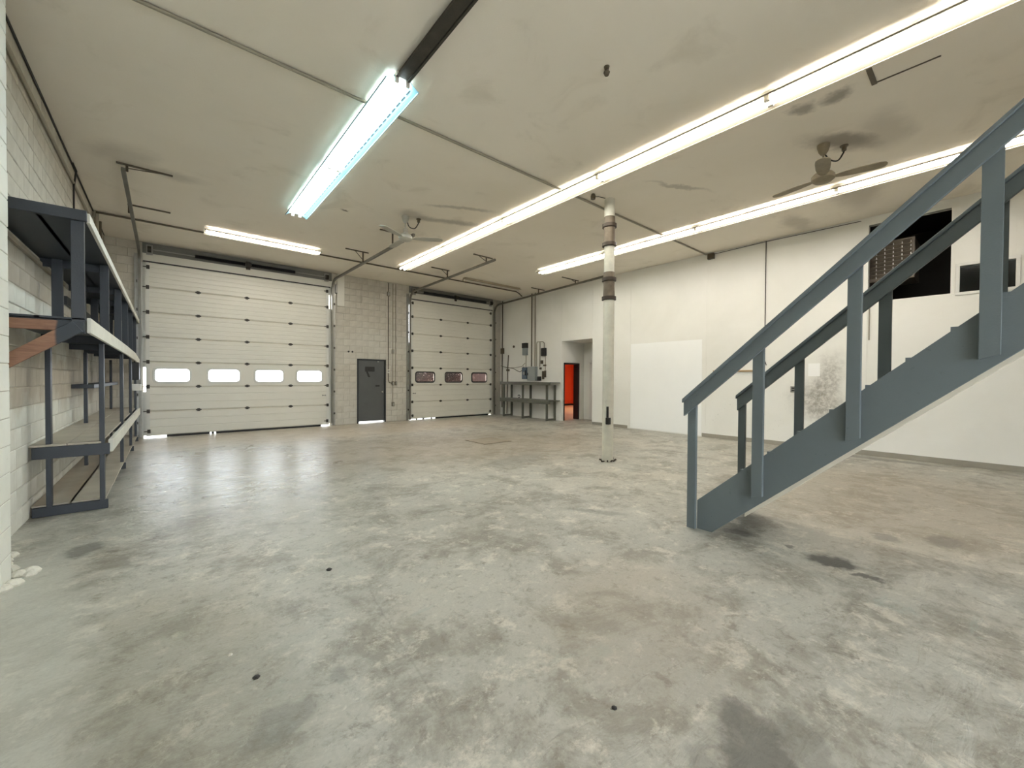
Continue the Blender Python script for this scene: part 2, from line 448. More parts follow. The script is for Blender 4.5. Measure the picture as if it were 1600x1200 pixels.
# back wall core set 8 mm behind the faces of its blocks
BW = D + .008
mb = MB()
GAP = .05
for (x0, x1, z0, z1) in ((-L - .3, BD0 - GAP, 0, H), (BD1 + GAP, MD0, 0, H), (MD0, MD1, MDH, H), (MD1, SD0 - GAP, 0, H), (SD1 + GAP, R + .2, 0, H), (BD0 - GAP, BD1 + GAP, DH, H), (SD0 - GAP, SD1 + GAP, DH, H)):
    mb.box(x0, x1, BW, D + .2, z0, z1)
wall_back = struct('wall_back', mb, M['mortar'], 'concrete block wall with the two overhead doors', 'wall')
# left wall
wall_left = struct('wall_left', MB().box(-L - .3, -L - .008, SOUTH, D + .1, 0, H), M['mortar'], 'concrete block side wall behind the long lumber shelves', 'wall')

# blocks: shared meshes by size
BL, BH, BT = .397, .1979, .05
bcache = {}
def block_mesh(lx, lz, axis):
    key = (round(lx, 3), round(lz, 3), axis)
    if key not in bcache:
        m = MB()
        c = .006   # chamfered front edge
        if axis == 'x':
            m.prism([(0, 0), (lx, 0), (lx, lz), (0, lz)], 'x', -.05, -c)
            i = len(m.v)
            m.v += [(-c, 0, 0), (-c, lx, 0), (-c, lx, lz), (-c, 0, lz), (0, c, c), (0, lx - c, c), (0, lx - c, lz - c), (0, c, lz - c)]
        else:
            m.prism([(0, 0), (lx, 0), (lx, lz), (0, lz)], 'y', c, .05)
            i = len(m.v)
            m.v += [(0, c, 0), (lx, c, 0), (lx, c, lz), (0, c, lz), (c, 0, c), (lx - c, 0, c), (lx - c, 0, lz - c), (c, 0, lz - c)]
        m.f += [tuple(i + k for k in q) for q in ((4, 5, 6, 7), (0, 1, 5, 4), (1, 2, 6, 5), (2, 3, 7, 6), (3, 0, 4, 7))]
        bcache[key] = m.mesh('concrete_block', M['block'])
    return bcache[key]

def lay_blocks(u0, u1, z0, z1, J=.006):
    """running-bond cells (u, z, lu, lz) covering the rectangle"""
    out = []
    n = int(round((z1 - z0) / BH))
    h = (z1 - z0) / n
    for r in range(n):
        u = u0 - (BL / 2 if r % 2 else 0)
        while u < u1 - .02:
            a, b = max(u, u0), min(u + BL, u1)
            if b - a > .03: out.append((a + J / 2, z0 + r * h + J / 2, b - a - J, h - J))
            u += BL
    return out

def emit_blocks(cells, wall, axis, at, limit=290, far=None):
    """the largest in view as single parts, the others as one joined part"""
    cells = sorted(cells, key=far)
    for (u, z, lu, lz) in cells[:limit]:
        o = bpy.data.objects.new('concrete_block', block_mesh(lu, lz, axis))
        col.objects.link(o)
        o.parent = wall
        d = random.uniform(-.0025, .0025)
        o.location = (at + d, u, z) if axis == 'x' else (u, at + d, z)
    rest = cells[limit:]
    if rest:
        m = MB()
        for (u, z, lu, lz) in rest:
            d = random.uniform(-.0025, .0025)
            if axis == 'x': m.box(at - .05 + d, at + d, u, u + lu, z, z + lz)
            else: m.box(u, u + lu, at + d, at + .05 + d, z, z + lz)
        o = m.build('block_field', M['block'], wall)
        o['kind'] = 'stuff'
PIL = 4.64
emit_blocks(lay_blocks(PIL, D, 0, H), wall_left, 'x', -L, 290, lambda c: (c[0] - .2) ** 2 + 1.0 + (c[1] - 1.5) ** 2)
cells = lay_blocks(-L, BD0 - GAP, 0, H) + lay_blocks(BD1 + GAP, MD0, 0, MDH) + lay_blocks(MD1, SD0 - GAP, 0, MDH) + lay_blocks(BD1 + GAP, SD0 - GAP, MDH, H)
emit_blocks(cells, wall_back, 'y', D, 290, lambda c: c[0] ** 2 + (c[1] - 1.5) ** 2)

# pilaster of the left wall beside the camera
pil = thing('wall_pilaster', 'white painted block pilaster at the end of the lumber shelves', 'pilaster', (-1.0, 3.6, 0), kind='structure')
n = 24
for r in range(n):
    z0, z1 = r * H / n, (r + 1) * H / n
    y = 2.2 + (.2 if r % 2 else 0)
    ys = [2.2] + [q for q in ([2.6, 3.0, 3.4, 3.8, 4.2] if r % 2 else [2.4, 2.8, 3.2, 3.6, 4.0, 4.4])] + [PIL]
    for a, b in zip(ys, ys[1:]):
        d = random.uniform(-.002, .002)
        MB().box(-L - .05, -.88 + d, a + .002, b - .002, z0 + .002, z1 - .002).build('concrete_block', M['pilaster'], pil, bevel=.006)
MB().box(-L - .05, -.886, 2.2, PIL - .006, 0, H).build('mortar_core', M['mortar'], pil)
# plaster lumps at the foot of the pilaster
for i, (x, y, s) in enumerate(((-.95, 4.85, .10), (-1.0, 5.02, .07), (-.82, 4.66, .06), (-1.02, 5.2, .05), (-.86, 4.45, .06))):
    m = MB()
    for k in range(3):
        a = random.uniform(0, 6); q = s * random.uniform(.6, 1)
        m.lathe([(q * .9, 0), (q, q * .25), (q * .7, q * .6), (q * .2, q * .8)], (x + .03 * math.cos(a), y + .05 * math.sin(a), 0), 7)
    tag(m.build('plaster_lump', M['rubble']), 'broken white plaster lump on the floor at the pilaster foot', 'rubble', 'plaster lumps by the pilaster')

# right wall with the alcove opening and the two upper openings
AY0, AY1, AZ = 8.46, 9.82, 2.83
HY0, HY1, HZ0, HZ1 = .46, 1.58, 3.06, 4.58
WY0, WY1, WZ0, WZ1 = -.27, .35, 3.06, 3.52
mb = MB()
RX0, RX1 = R + .006, R + .12
for (y0, y1, z0, z1) in ((AY1, D + .2, 0, H), (AY0, AY1, AZ, H), (HY1, AY0, 0, H), (SOUTH - .2, HY1, 0, HZ0), (HY0, HY1, HZ1, H), (WY1, HY0, HZ0, H), (WY0, WY1, WZ1, H), (SOUTH - .2, WY0, HZ0, H)):
    mb.box(RX0, RX1, y0, y1, z0, z1)
wall_right = struct('wall_right', mb, M['wall'], 'off-white board wall with alcove, heater opening and small window', 'wall')
# wall boards, a hair apart as the seams show
J = .003
for (y0, y1, z0, z1) in ((AY1, D, 0, H), (AY0, AY1, AZ, H), (7.02, AY0, 0, H), (4.75, 7.02, 0, H), (3.4, 4.75, 0, 1.25), (3.4, 4.75, 1.25, H), (HY1, 3.4, 0, 1.25), (HY1, 3.4, 1.25, H),
                         (SOUTH, HY1, 0, HZ0 - .45), (.55, HY1, HZ0 - .45, HZ0), (SOUTH, .55, HZ0 - .45, HZ0), (HY0, HY1, HZ1, H), (WY1, HY0, HZ0, H), (WY0, WY1, WZ1, H), (SOUTH, WY0, HZ0, H)):
    MB().box(R, R + .02, y0 + J, y1 - J, z0 + J, z1 - J).build('wall_board', M['wall'], wall_right)
o = MB().box(R - .006, R + .004, 4.86, 7.0, .03, 2.55).build('patch_board', M['wall_patch'], wall_right)
o['label'] = 'brighter white patch over an old opening'
FX0, FX1, FZ0, FZ1 = -.9, 4.3, .12, 3.4
struct('wall_front', MB().box(-L - .3, FX0, SOUTH - .2, SOUTH, 0, H).box(FX1, R + .2, SOUTH - .2, SOUTH, 0, H).box(FX0, FX1, SOUTH - .2, SOUTH, 0, FZ0).box(FX0, FX1, SOUTH - .2, SOUTH, FZ1, H), M['south'], 'cream wall with an added fill-light window, opposite the overhead doors', 'wall')
w2 = thing('added_fill_window', 'wide window added for fill daylight in the wall opposite the overhead doors', 'window', ((FX0 + FX1) / 2, SOUTH, FZ0), kind='structure')  # unseen window, added so daylight fills the dark foreground
for k in range(5):
    xx = FX0 + (FX1 - FX0) * k / 4
    MB().box(xx - .03, xx + .03, SOUTH - .12, SOUTH - .05, FZ0, FZ1).build('mullion', M['white_door'], w2)
for zz_ in (FZ0 + .03, (FZ0 + FZ1) / 2, FZ1 - .03): MB().box(FX0, FX1, SOUTH - .115, SOUTH - .055, zz_ - .03, zz_ + .03).build('transom', M['white_door'], w2)
for k in range(4):
    for (a, b) in ((FZ0 + .06, (FZ0 + FZ1) / 2 - .03), ((FZ0 + FZ1) / 2 + .03, FZ1 - .06)):
        MB().box(FX0 + 1.3 * k + .03, FX0 + 1.3 * k + 1.27, SOUTH - .088, SOUTH - .082, a, b).build('pane', M['glass'], w2)
struct('baseboard_right', MB().box(R - .014, R + .002, -2.0, 4.84, 0, .10), M['baseboard'], 'grey baseboard along the white wall behind the staircase', 'baseboard', bevel=.003)
struct('baseboard_alcove', MB().box(R - .012, R + .002, 7.1, AY0 - .02, 0, .09), M['baseboard'], 'short grey baseboard between the alcove and the bright patch', 'baseboard', bevel=.003)

# mezzanine the stairs lead to (behind the camera line)
struct('floor_mezzanine', MB().box(3.8, R - .01, SOUTH + .01, -1.22, 2.72, 2.95), M['deckwood'], 'timber mezzanine deck at the head of the staircase', 'mezzanine')

# ------------------------------------------------------------------ alcove, doors inside it, red office beyond
AX = 11.87
mb = MB()
mb.box(RX1, AX + .1, AY0 - .1, AY0, 0, AZ + .1)                      # near cheek
mb.box(RX1, AX + .1, AY0, AY1, AZ, AZ + .1)                          # soffit
mb.box(AX, AX + .1, AY0, AY1 - .01, 0, AZ)                                 # back
DX0, DX1, DZ = 10.78, 11.58, 2.04
for (x0, x1, z0, z1) in ((RX1, DX0, 0, AZ + .1), (DX0, DX1, DZ, AZ + .1), (DX1, AX + .1, 0, AZ + .1)):
    mb.box(x0, x1, AY1, AY1 + .2, z0, z1)
struct('wall_alcove', mb, M['wall'], 'white walls and soffit of the alcove in the right wall', 'wall')
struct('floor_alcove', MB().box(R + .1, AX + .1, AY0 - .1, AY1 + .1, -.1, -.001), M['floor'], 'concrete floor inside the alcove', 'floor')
d4 = thing('door_4', 'black door standing open to the red office', 'door', (DX1, AY1, 0), kind='structure')
m = MB()
m.box(DX0 - .01, DX0 + .035, AY1 - .02, AY1 + .02, 0, DZ); m.box(DX1 - .035, DX1 + .03, AY1 - .02, AY1 + .205, 0, DZ + .03); m.box(DX0 - .01, DX1 + .03, AY1 - .02, AY1 + .205, DZ - .02, DZ + .03)
m.build('door_frame', M['black'], d4)
MB().box(DX1 + .01, DX1 + .80, AY1 + .215, AY1 + .255, .01, DZ - .03).build('door_leaf', M['black'], d4)
d5 = thing('door_5', 'white flush door with a dark lever handle in the alcove', 'door', (AX, 9.1, 0), kind='structure')
MB().box(AX - .03, AX, 8.55, 9.45, .02, 2.03).build('door_leaf', M['white_door'], d5, bevel=.004)
MB().box(AX - .012, AX, 8.47, 8.54, 0, 2.1).box(AX - .012, AX, 9.46, 9.53, 0, 2.1).box(AX - .012, AX, 8.47, 9.53, 2.04, 2.1).build('door_casing', M['white_door'], d5)
MB().tube([(AX - .03, 9.34, 1.02), (AX - .09, 9.34, 1.02), (AX - .09, 9.22, 1.02)], .014, 8).build('handle', M['black'], d5, True)
br = thing('shelf_bracket', 'thin wall bracket above the white alcove door', 'bracket', (AX, 9.2, 2.06))
MB().box(AX - .3, AX - .012, 9.18, 9.20, 2.13, 2.15).build('arm', M['galv'], br)
MB().bar((AX - .26, 9.19, 2.13), (AX - .02, 9.19, 1.93), .015, .02).build('brace', M['galv'], br)
# red office
OX, OY = 17.5, 15.36
mb = MB()
mb.box(R + .13, OX, OY, OY + .1, 0, 2.7); mb.box(OX, OX + .1, AY1 - .4, OY + .1, 0, 2.7)
mb.box(AX + .1, OX, AY1 - .1, AY1, 0, 2.7); mb.box(R + .13, R + .2, AY1 + .1, OY, 0, 2.7)
struct('wall_office', mb, M['red_wall'], 'red-orange walls of the office seen through the open door', 'wall')
struct('floor_office', MB().box(R + .13, OX + .1, AY1 + .1, OY + .1, -.1, -.002), M['office_floor'], 'pinkish floor of the red office', 'floor')
struct('ceiling_office', MB().box(R + .13, OX + .1, AY1 + .1, OY + .1, 2.7, 2.8), M['office_ceiling'], 'white ceiling of the red office', 'ceiling')
struct('baseboard_office', MB().box(R + .21, OX - .02, OY - .02, OY, 0, .10).box(OX - .02, OX, AY1, OY - .02, 0, .10), M['frame_black'], 'black baseboard around the red office', 'baseboard')
ol = thing('office_ceiling_lamp', 'warm ceiling lamp inside the red office', 'lamp', (15.8, 12.4, 2.7))
MB().box(15.4, 16.2, 12.1, 12.7, 2.62, 2.70).build('housing', M['fixture'], ol)
MB().box(15.43, 16.17, 12.13, 12.67, 2.605, 2.62).build('diffuser', M['office_lamp'], ol)

# ------------------------------------------------------------------ dark upper room with the unit heater, small window
mb = MB()
UX = 12.6
mb.box(RX1, UX, -.75, 2.1, 2.86, 2.96); mb.box(RX1, UX, -.75, 2.1, H - .02, H + .1); mb.box(UX, UX + .1, -.75, 2.1, 2.86, H + .1)
mb.box(RX1, UX, 2.1, 2.2, 2.86, H + .1); mb.box(RX1, UX, -.85, -.75, 2.86, H + .1)
struct('wall_upper_room', mb, M['dark_room'], 'dark brown walls giving the shade of the unlit upper room behind the wall opening', 'wall')
struct('trim_1', MB().box(R - .012, R + .05, HY1, HY1 + .05, HZ0 - .03, HZ1 + .05).box(R - .012, R + .05, HY0, HY1, HZ1, HZ1 + .05).box(R - .012, R + .05, HY0 - .04, HY0, HZ0 - .03, HZ1 + .05), M['wall'], 'white casing around the dark heater opening', 'trim')
ht = thing('unit_heater', 'brown steel unit heater with louvres hanging in the dark wall opening', 'heater', (11.4, 1.3, 3.55))
cab = MB().box(11.02, 11.75, .95, 1.95, 3.5, 4.3).build('cabinet', M['heater'], ht, bevel=.015)
for i in range(9):
    z = 3.58 + i * .078
    MB().plate((11.015, .99, z), (11.015, 1.91, z), (10.965, 1.91, z + .055), (10.965, .99, z + .055), .006).build('louvre', M['heater'], cab)
for i in range(8):
    MB().box(10.985, 11.0, 1.0 + i * .125, 1.012 + i * .125, 3.56, 4.26).build('vane', M['galv'], cab)
w1 = thing('window_1', 'small dark interior window in a white frame high on the right wall', 'window', (R, .04, WZ0), kind='structure')
m = MB()
for (y0, y1, z0, z1) in ((WY0 - .05, WY1 + .05, WZ0 - .05, WZ0), (WY0 - .05, WY1 + .05, WZ1, WZ1 + .05), (WY0 - .05, WY0, WZ0, WZ1), (WY1, WY1 + .05, WZ0, WZ1)):
    m.box(R - .025, R + .06, y0, y1, z0, z1)
m.build('window_frame', M['white_door'], w1, bevel=.004)
MB().box(R + .02, R + .026, WY0, WY1, WZ0, WZ1).build('pane', M['glass_dark'], w1)

# ------------------------------------------------------------------ overhead doors
def rrect(cx, cz, wx, hz, r, n=5):
    pts = []
    for (sx, sz, a0) in ((1, 1, 0), (-1, 1, 90), (-1, -1, 180), (1, -1, 270)):
        for k in range(n + 1):
            a = math.radians(a0 + 90 * k / n)
            pts.append((cx + sx * (wx / 2 - r) + r * math.cos(a), cz + sz * (hz / 2 - r) + r * math.sin(a)))
    return pts
def ring(outer, inner, y0, y1):
    m = MB(); n = len(outer)
    for y in (y0, y1):
        m.v += [(x, y, z) for (x, z) in outer] + [(x, y, z) for (x, z) in inner]
    for k in range(n):
        q = (k + 1) % n
        m.f += [(k, q, n + q, n + k), (2 * n + q, 2 * n + k, 3 * n + k, 3 * n + q), (k, 2 * n + k, 2 * n + q, q), (n + q, 3 * n + q, 3 * n + k, n + k)]
    return m
def overhead_door(name, label, x0, x1, wins, hinge_x, frame_mat, pane_mat, seal):
    t = thing(name, label, 'overhead door', ((x0 + x1) / 2, D - .03, 0), kind='structure')
    yf, yb = D - .06, D - .012
    bottom = .045
    hs = (DH - bottom) / 7
    for s in range(7):
        z0, z1 = bottom + s * hs + .003, bottom + (s + 1) * hs - .003
        if s == 2:
            zc = 1.53; hh = .34
            m = MB()
            m.box(x0, x1, yf, yb, z0 + .012, zc - hh / 2); m.box(x0, x1, yf, yb, zc + hh / 2, z1 - .012); m.box(x0, x1, yf + .02, yb, z0 - .003, z0 + .012); m.box(x0, x1, yf + .02, yb, z1 - .012, z1 + .003)
            xs = [x0] + [v for c in wins for v in (c[0], c[1])] + [x1]
            for a, b in zip(xs[0::2], xs[1::2]): m.box(a, b, yf, yb, zc - hh / 2, zc + hh / 2)
            sec = m.build('door_section', M['door_white'], t)
            for (a, b) in wins:
                wdt = b - a
                fr = ring(rrect((a + b) / 2, zc, wdt + .07, hh + .07, .10), rrect((a + b) / 2, zc, wdt - .02, hh - .03, .075), yf - .014, yf + .004).build('window_frame', frame_mat, sec, bevel=.004)
                MB().box(a + .002, b - .002, yf + .012, yf + .018, zc - hh / 2 + .002, zc + hh / 2 - .002).build('pane', pane_mat, sec)
        else:
            # shallow horizontal ribs pressed in the sheet
            prof = [(yb, z0 - .003), (yf + .024, z0 - .003), (yf + .016, z0 + .010), (yf, z0 + .022)]
            nr = 4 if s >= 3 else 2
            for k in range(1, nr + 1):
                zc = z0 + (z1 - z0) * k / (nr + 1)
                prof += [(yf, zc - .014), (yf + .006, zc - .007), (yf + .006, zc + .007), (yf, zc + .014)]
            prof += [(yf, z1 - .022), (yf + .016, z1 - .010), (yf + .024, z1 + .003), (yb, z1 + .003)]
            MB().prism(prof, 'x', x0, x1).build('door_section', M['door_white'], t)
    hm = MB().box(-.03, .03, -.012, 0, -.036, .036).box(-.055, .055, -.02, -.008, -.018, .018).tube([(-.06, -.022, 0), (.06, -.022, 0)], .009, 6).mesh('hinge', M['hinge'])
    rm = MB().box(-.03, .03, -.03, 0, -.045, .045).tube([(-.09, -.03, 0), (.03, -.03, 0)], .012, 6).mesh('roller_bracket', M['hinge'])
    for s in range(1, 7):
        z = bottom + s * hs
        MB().box(x0 + .07, x1 - .07, yf + .010, yf + .026, z - .013, z + .013).build('joint_gasket', M['gasket'], t)
        for hx in hinge_x:
            o = bpy.data.objects.new('hinge', hm); place(o, t, loc=(hx - t.location.x, yf - t.location.y, z))
        for hx in (x0 + .04, x1 - .04):
            o = bpy.data.objects.new('roller_bracket', rm); place(o, t, loc=(hx - t.location.x, yf - t.location.y, z))
    for hx in (x0 + .05, x1 - .05):
        for z in (.16, DH - .12):
            o = bpy.data.objects.new('roller_bracket', rm); place(o, t, loc=(hx - t.location.x, yf - t.location.y, z))
    for sx in (x0, x1 - .07):
        MB().box(sx, sx + .07, yf - .004, yf, bottom, DH).build('end_stile', M['door_frame_white'], t)
    # rubber seal along the bottom, torn away where daylight shows
    for (a, b) in seal: MB().box(a, b, yf + .005, yb - .005, .001, bottom + .004).build('bottom_seal', M['rubber'], t)
    hx = x0 + .12 if name == 'door_2' else x1 - .14
    MB().tube([(hx - .05, yf - .03, .95), (hx + .05, yf - .03, .95)], .012, 8).box(hx - .05, hx - .03, yf - .03, yf, .93, .97).box(hx + .03, hx + .05, yf - .03, yf, .93, .97).build('pull_handle', M['galv'], t)
    return t
overhead_door('door_1', 'wide cream sectional overhead door with four bright windows', BD0, BD1,
              [(-.24, .44), (.81, 1.50), (1.86, 2.55), (2.91, 3.60)], (.61, 1.67, 2.74), M['door_frame_white'], M['glass'],
              [(-.02, .84), (.88, .93), (.97, 3.58)])
overhead_door('door_2', 'narrower cream sectional overhead door with three black-framed windows', SD0, SD1,
              [(6.75, 7.48), (7.96, 8.68), (9.16, 9.87)], (7.75, 8.95), M['frame_black'], M['glass_wavy'],
              [(6.76, 6.80), (7.03, 7.08), (7.36, 7.4), (7.55, 9.98)])
# jamb strips closing the gap beside the doors, open where light shows
def jamb(x0, x1, spans, num, label):
    m = MB()
    for (a, b) in spans: m.box(x0, x1, D - .008, D + .05, a, b)
    struct('trim_%d' % num, m, M['door_frame_white'], label, 'trim')
jamb(BD0 - GAP - .03, BD0 + .004, ((.06, 1.12), (1.72, DH)), 2, 'pale jamb strip between the shelves and the wide overhead door')
jamb(BD1 - .004, BD1 + GAP + .03, ((.08, 3.62), (4.05, DH)), 3, 'pale jamb strip of the wide overhead door beside the block pier')
jamb(SD0 - GAP - .03, SD0 + .004, ((.06, 2.75), (4.1, DH)), 4, 'pale jamb strip of the narrower overhead door beside the block pier')
jamb(SD1 - .004, SD1 + GAP + .03, ((.08, DH),), 5, 'pale jamb strip of the narrower overhead door beside the white wall')
# headers
struct('trim_6', MB().box(BD0 - .05, BD1 + .1, D - .02, D + .004, 4.49, 4.74), M['header'], 'grey painted lintel above the wide overhead door', 'lintel')
struct('trim_7', MB().box(BD0 - .05, BD1 + .1, D - .03, D + .004, DH + .03, 4.485), M['door_white'], 'cream header board above the wide overhead door', 'trim')
struct('trim_8', MB().box(SD0 - .05, SD1 + .1, D - .02, D + .004, 4.51, 4.74), M['header'], 'grey painted lintel above the narrower overhead door', 'lintel')
struct('trim_9', MB().box(SD0 - .05, SD1 + .1, D - .03, D + .004, DH + .03, 4.505), M['door_white'], 'cream header board above the narrower overhead door', 'trim')
struct('trim_10', MB().box(BD0 - .04, BD1 + .04, D - .075, D - .03, DH + .004, DH + .028), M['rubber'], 'black rubber strip over the wide overhead door', 'trim')
struct('trim_11', MB().box(SD0 - .04, SD1 + .04, D - .075, D - .03, DH + .004, DH + .028), M['rubber'], 'black rubber strip over the narrower overhead door', 'trim')
struct('trim_12', MB().box(4.06, 4.28, D - .03, D + .003, 3.75, H - .01), M['door_white'], 'pale board at the head of the wide door on the block pier', 'trim')

# torsion springs
def spring(label, x0, x1, s0, s1, z):
    t = thing('torsion_spring', label, 'door spring', ((x0 + x1) / 2, D - .1, z))
    y = D - .11
    MB().tube([(x0, y, z), (x1, y, z)], .014, 8).build('shaft', M['galv'], t, True)
    mid_ = (s0 + s1) / 2
    for (a, b) in ((s0, mid_ - .07), (mid_ + .07, s1)):
        nt = int((b - a) / .022)
        pr = []
        for k in range(nt):
            xx = a + (b - a) * k / nt
            pr += [(.040, xx), (.050, xx + .011)]
        m = MB().tube([(xx, y, z) for (_, xx) in pr], [r_ for (r_, _) in pr], 10)
        m.build('coil_spring', M['spring'], t, True)
    MB().box(mid_ - .05, mid_ + .05, D - .05, D - .02, z - .12, z + .10).box(mid_ - .06, mid_ + .06, y - .06, y + .06, z - .055, z + .055).build('centre_bracket', M['hinge'], t)
    for xx in (x0 + .02, x1 - .02):
        MB().tube([(xx - .035, y, z), (xx + .035, y, z)], .075, 14).build('cable_drum', M['hinge'], t, True)
        MB().box(xx - .06, xx + .06, D - .05, D - .02, z - .12, z + .12).build('bearing_plate', M['galv'], t)
spring('black torsion spring and shaft above the wide overhead door', BD0 + .06, BD1 - .04, .55, 2.86, 4.57)
spring('black torsion spring and shaft above the narrower overhead door', SD0 + .1, SD1 - .02, 7.02, 9.8, 4.56)

# tracks
def track(label, x, side, yend, zend, hangers, brace=True):
    t = thing('overhead_door_track', label, 'door track', (x, D - .1, 0), 'overhead door tracks')
    y0 = D - .10
    zt = 4.18
    rad = .32
    pts = [(x, y0, .03), (x, y0, zt)]
    for k in range(1, 9):
        a = math.radians(90 * k / 8)
        pts.append((x, y0 - rad * (1 - math.cos(a)), zt + rad * math.sin(a)))
    pts.append((x, yend, zend))
    # C-profile rail as a web and two lips
    m = MB()
    for (p, q) in zip(pts, pts[1:]):
        d = (Vector(q) - Vector(p)).normalized()
        pv, qv = Vector(p) - d * .004, Vector(q) + d * .004
        m.bar(pv + Vector((side * .025, 0, 0)), qv + Vector((side * .025, 0, 0)), .006, .05, (1, 0, 0)) if False else m.bar(pv, qv, .05, .056, (0, .6, .8))
    m.build('rail', M['track'], t)
    MB().box(x - side * .0 - .035 + side * .06, x + .035 + side * .06, D - .045, D - .008, 0.0, 4.45).build('wall_angle', M['galv'], t)
    for k in range(6):
        z = .35 + k * .68
        MB().box(x - .02 + side * .04, x + .02 + side * .06, D - .10, D - .02, z, z + .06).build('track_clip', M['hinge'], t)
    for (hy, x0, x1, post, dg) in hangers:
        zr = 4.5 + (zend - 4.5) * (D - hy) / (D - yend)
        g = MB().box(x0, x1, hy - .018, hy + .018, H - .022, H - .001).build('ceiling_angle', M['conduit_dark'], t)
        MB().box(post - .016, post + .016, hy - .004, hy + .016, zr, H - .02).build('hanger_strap', M['conduit_dark'], g)
        if dg: MB().bar((post + dg, hy, H - .02), (post, hy, zr + .05), .024, .008).build('diagonal_strap', M['conduit_dark'], g)
    return t
track('door track over the shelves at the wide overhead door', BD0 - .10, -1, 8.55, 4.64, [(8.6, -.58, .08, -.46, .4), (10.55, -.56, .06, -.54, 0)])
track('door track of the wide overhead door pointing at the ceiling fan', BD1 + .10, 1, 7.75, 4.46, [(8.65, 3.55, 3.86, 3.84, 0), (10.5, 3.42, 4.0, 3.86, -.2)])
track('door track of the narrower overhead door beside the block pier', SD0 - .06, -1, 8.35, 4.58, [(8.75, 6.1, 6.72, 6.52, -.25), (10.6, 5.9, 6.5, 6.44, -.2)])
track('door track of the narrower overhead door along the white wall', SD1 + .14, 1, 7.6, 4.66, [(8.85, 9.6, 10.4, 10.25, -.2), (10.6, 9.9, 10.55, 10.26, 0)])

# ------------------------------------------------------------------ man door in the pier
d3 = thing('door_3', 'charcoal steel door with peeled tape marks in the block pier', 'door', ((MD0 + MD1) / 2, D, 0), kind='structure')
m = MB()
m.box(MD0, MD0 + .05, D - .015, D + .12, 0, MDH); m.box(MD1 - .05, MD1, D - .015, D + .12, 0, MDH); m.box(MD0, MD1, D - .015, D + .12, MDH - .05, MDH)
m.build('door_frame', M['door_frame'], d3, bevel=.004)
lf = MB().box(MD0 + .049, MD1 - .049, D + .03, D + .075, .055, MDH - .049).build('door_leaf', M['door_grey'], d3, bevel=.004)
m = MB().box(4.96, 5.28, D + .026, D + .030, 1.70, 1.86)
m.plate((4.99, D + .027, 1.70), (5.05, D + .027, 1.70), (5.13, D + .027, 1.52), (5.06, D + .027, 1.52), .003)
o = m.build('tape_mark', M['tape'], lf); o['label'] = 'black tape residue'
MB().box(5.31, 5.45, D + .022, D + .03, 1.20, 1.25).build('latch_plate', M['black'], lf)
MB().tube([(5.51, D + .03, 1.02), (5.51, D - .03, 1.02)], [.014, .012], 8).lathe([(.01, -.03), (.034, -.02), (.036, .01), (.02, .03)], (5.51, D - .045, 1.02), 12).build('knob', M['chrome'], lf, True)
MB().box(5.36, 5.42, D + .0, D + .03, 2.02, 2.05).build('door_contact', M['galv'], d3)

# ------------------------------------------------------------------ outdoors: yard and the van behind the narrower door
struct('ground_outside', MB().box(-30, 45, D + .2, 60, -.25, -.05).box(-30, 45, -50, SOUTH - .2, -.25, -.05), M['ground_out'], 'bright pale yard around the building', 'ground')
vn = thing('parked_van', 'dark red van parked outside the narrower overhead door', 'van', (10.3, 16.6, -.05))
body = [(7.5, .35), (7.6, 1.15), (8.3, 1.32), (8.9, 2.05), (13.4, 2.08), (13.6, 1.3), (13.6, .35)]
MB().prism(body, 'y', 15.7, 17.5).build('body', M['van_red'], vn, bevel=.05)
MB().prism([(8.55, 1.40), (9.05, 1.90), (9.75, 1.90), (9.75, 1.40)], 'y', 15.68, 15.7).build('window', M['van_dark'], vn)
MB().prism([(9.95, 1.40), (9.95, 1.90), (11.2, 1.90), (11.2, 1.40)], 'y', 15.68, 15.7).build('window', M['van_dark'], vn)
MB().prism([(11.45, 1.40), (11.45, 1.90), (13.1, 1.90), (13.2, 1.40)], 'y', 15.68, 15.7).build('window', M['van_dark'], vn)
MB().box(7.75, 13.5, 15.67, 15.7, 1.05, 1.13).build('side_stripe', M['van_white'], vn)
MB().box(8.9, 13.3, 15.67, 15.7, 1.93, 1.98).build('roof_gutter', M['van_white'], vn)
MB().box(8.52, 8.66, 15.45, 15.7, 1.45, 1.62).build('mirror', M['van_white'], vn)
MB().box(11.5, 12.0, 15.66, 15.68, 1.42, 1.52).box(11.7, 11.85, 15.66, 15.68, 1.5, 1.7).build('window_decal', M['van_white'], vn)
for x in (8.5, 12.6): MB().tube([(x, 15.66, .28), (x, 15.9, .28)], .33, 18).build('wheel', M['rubber'], vn, True)
MB().box(7.42, 7.6, 15.7, 17.5, .3, .55).build('bumper', M['van_white'], vn)
for ch in vn.children: ch.location.x -= 1.2
vn.location.x += 0.0
struct('wall_exterior', MB().box(R + .02, R + .125, D + .21, OY + .1, 0, 3.2), M['brick_out'], 'dark brown outer wall of the office beside the yard', 'wall')

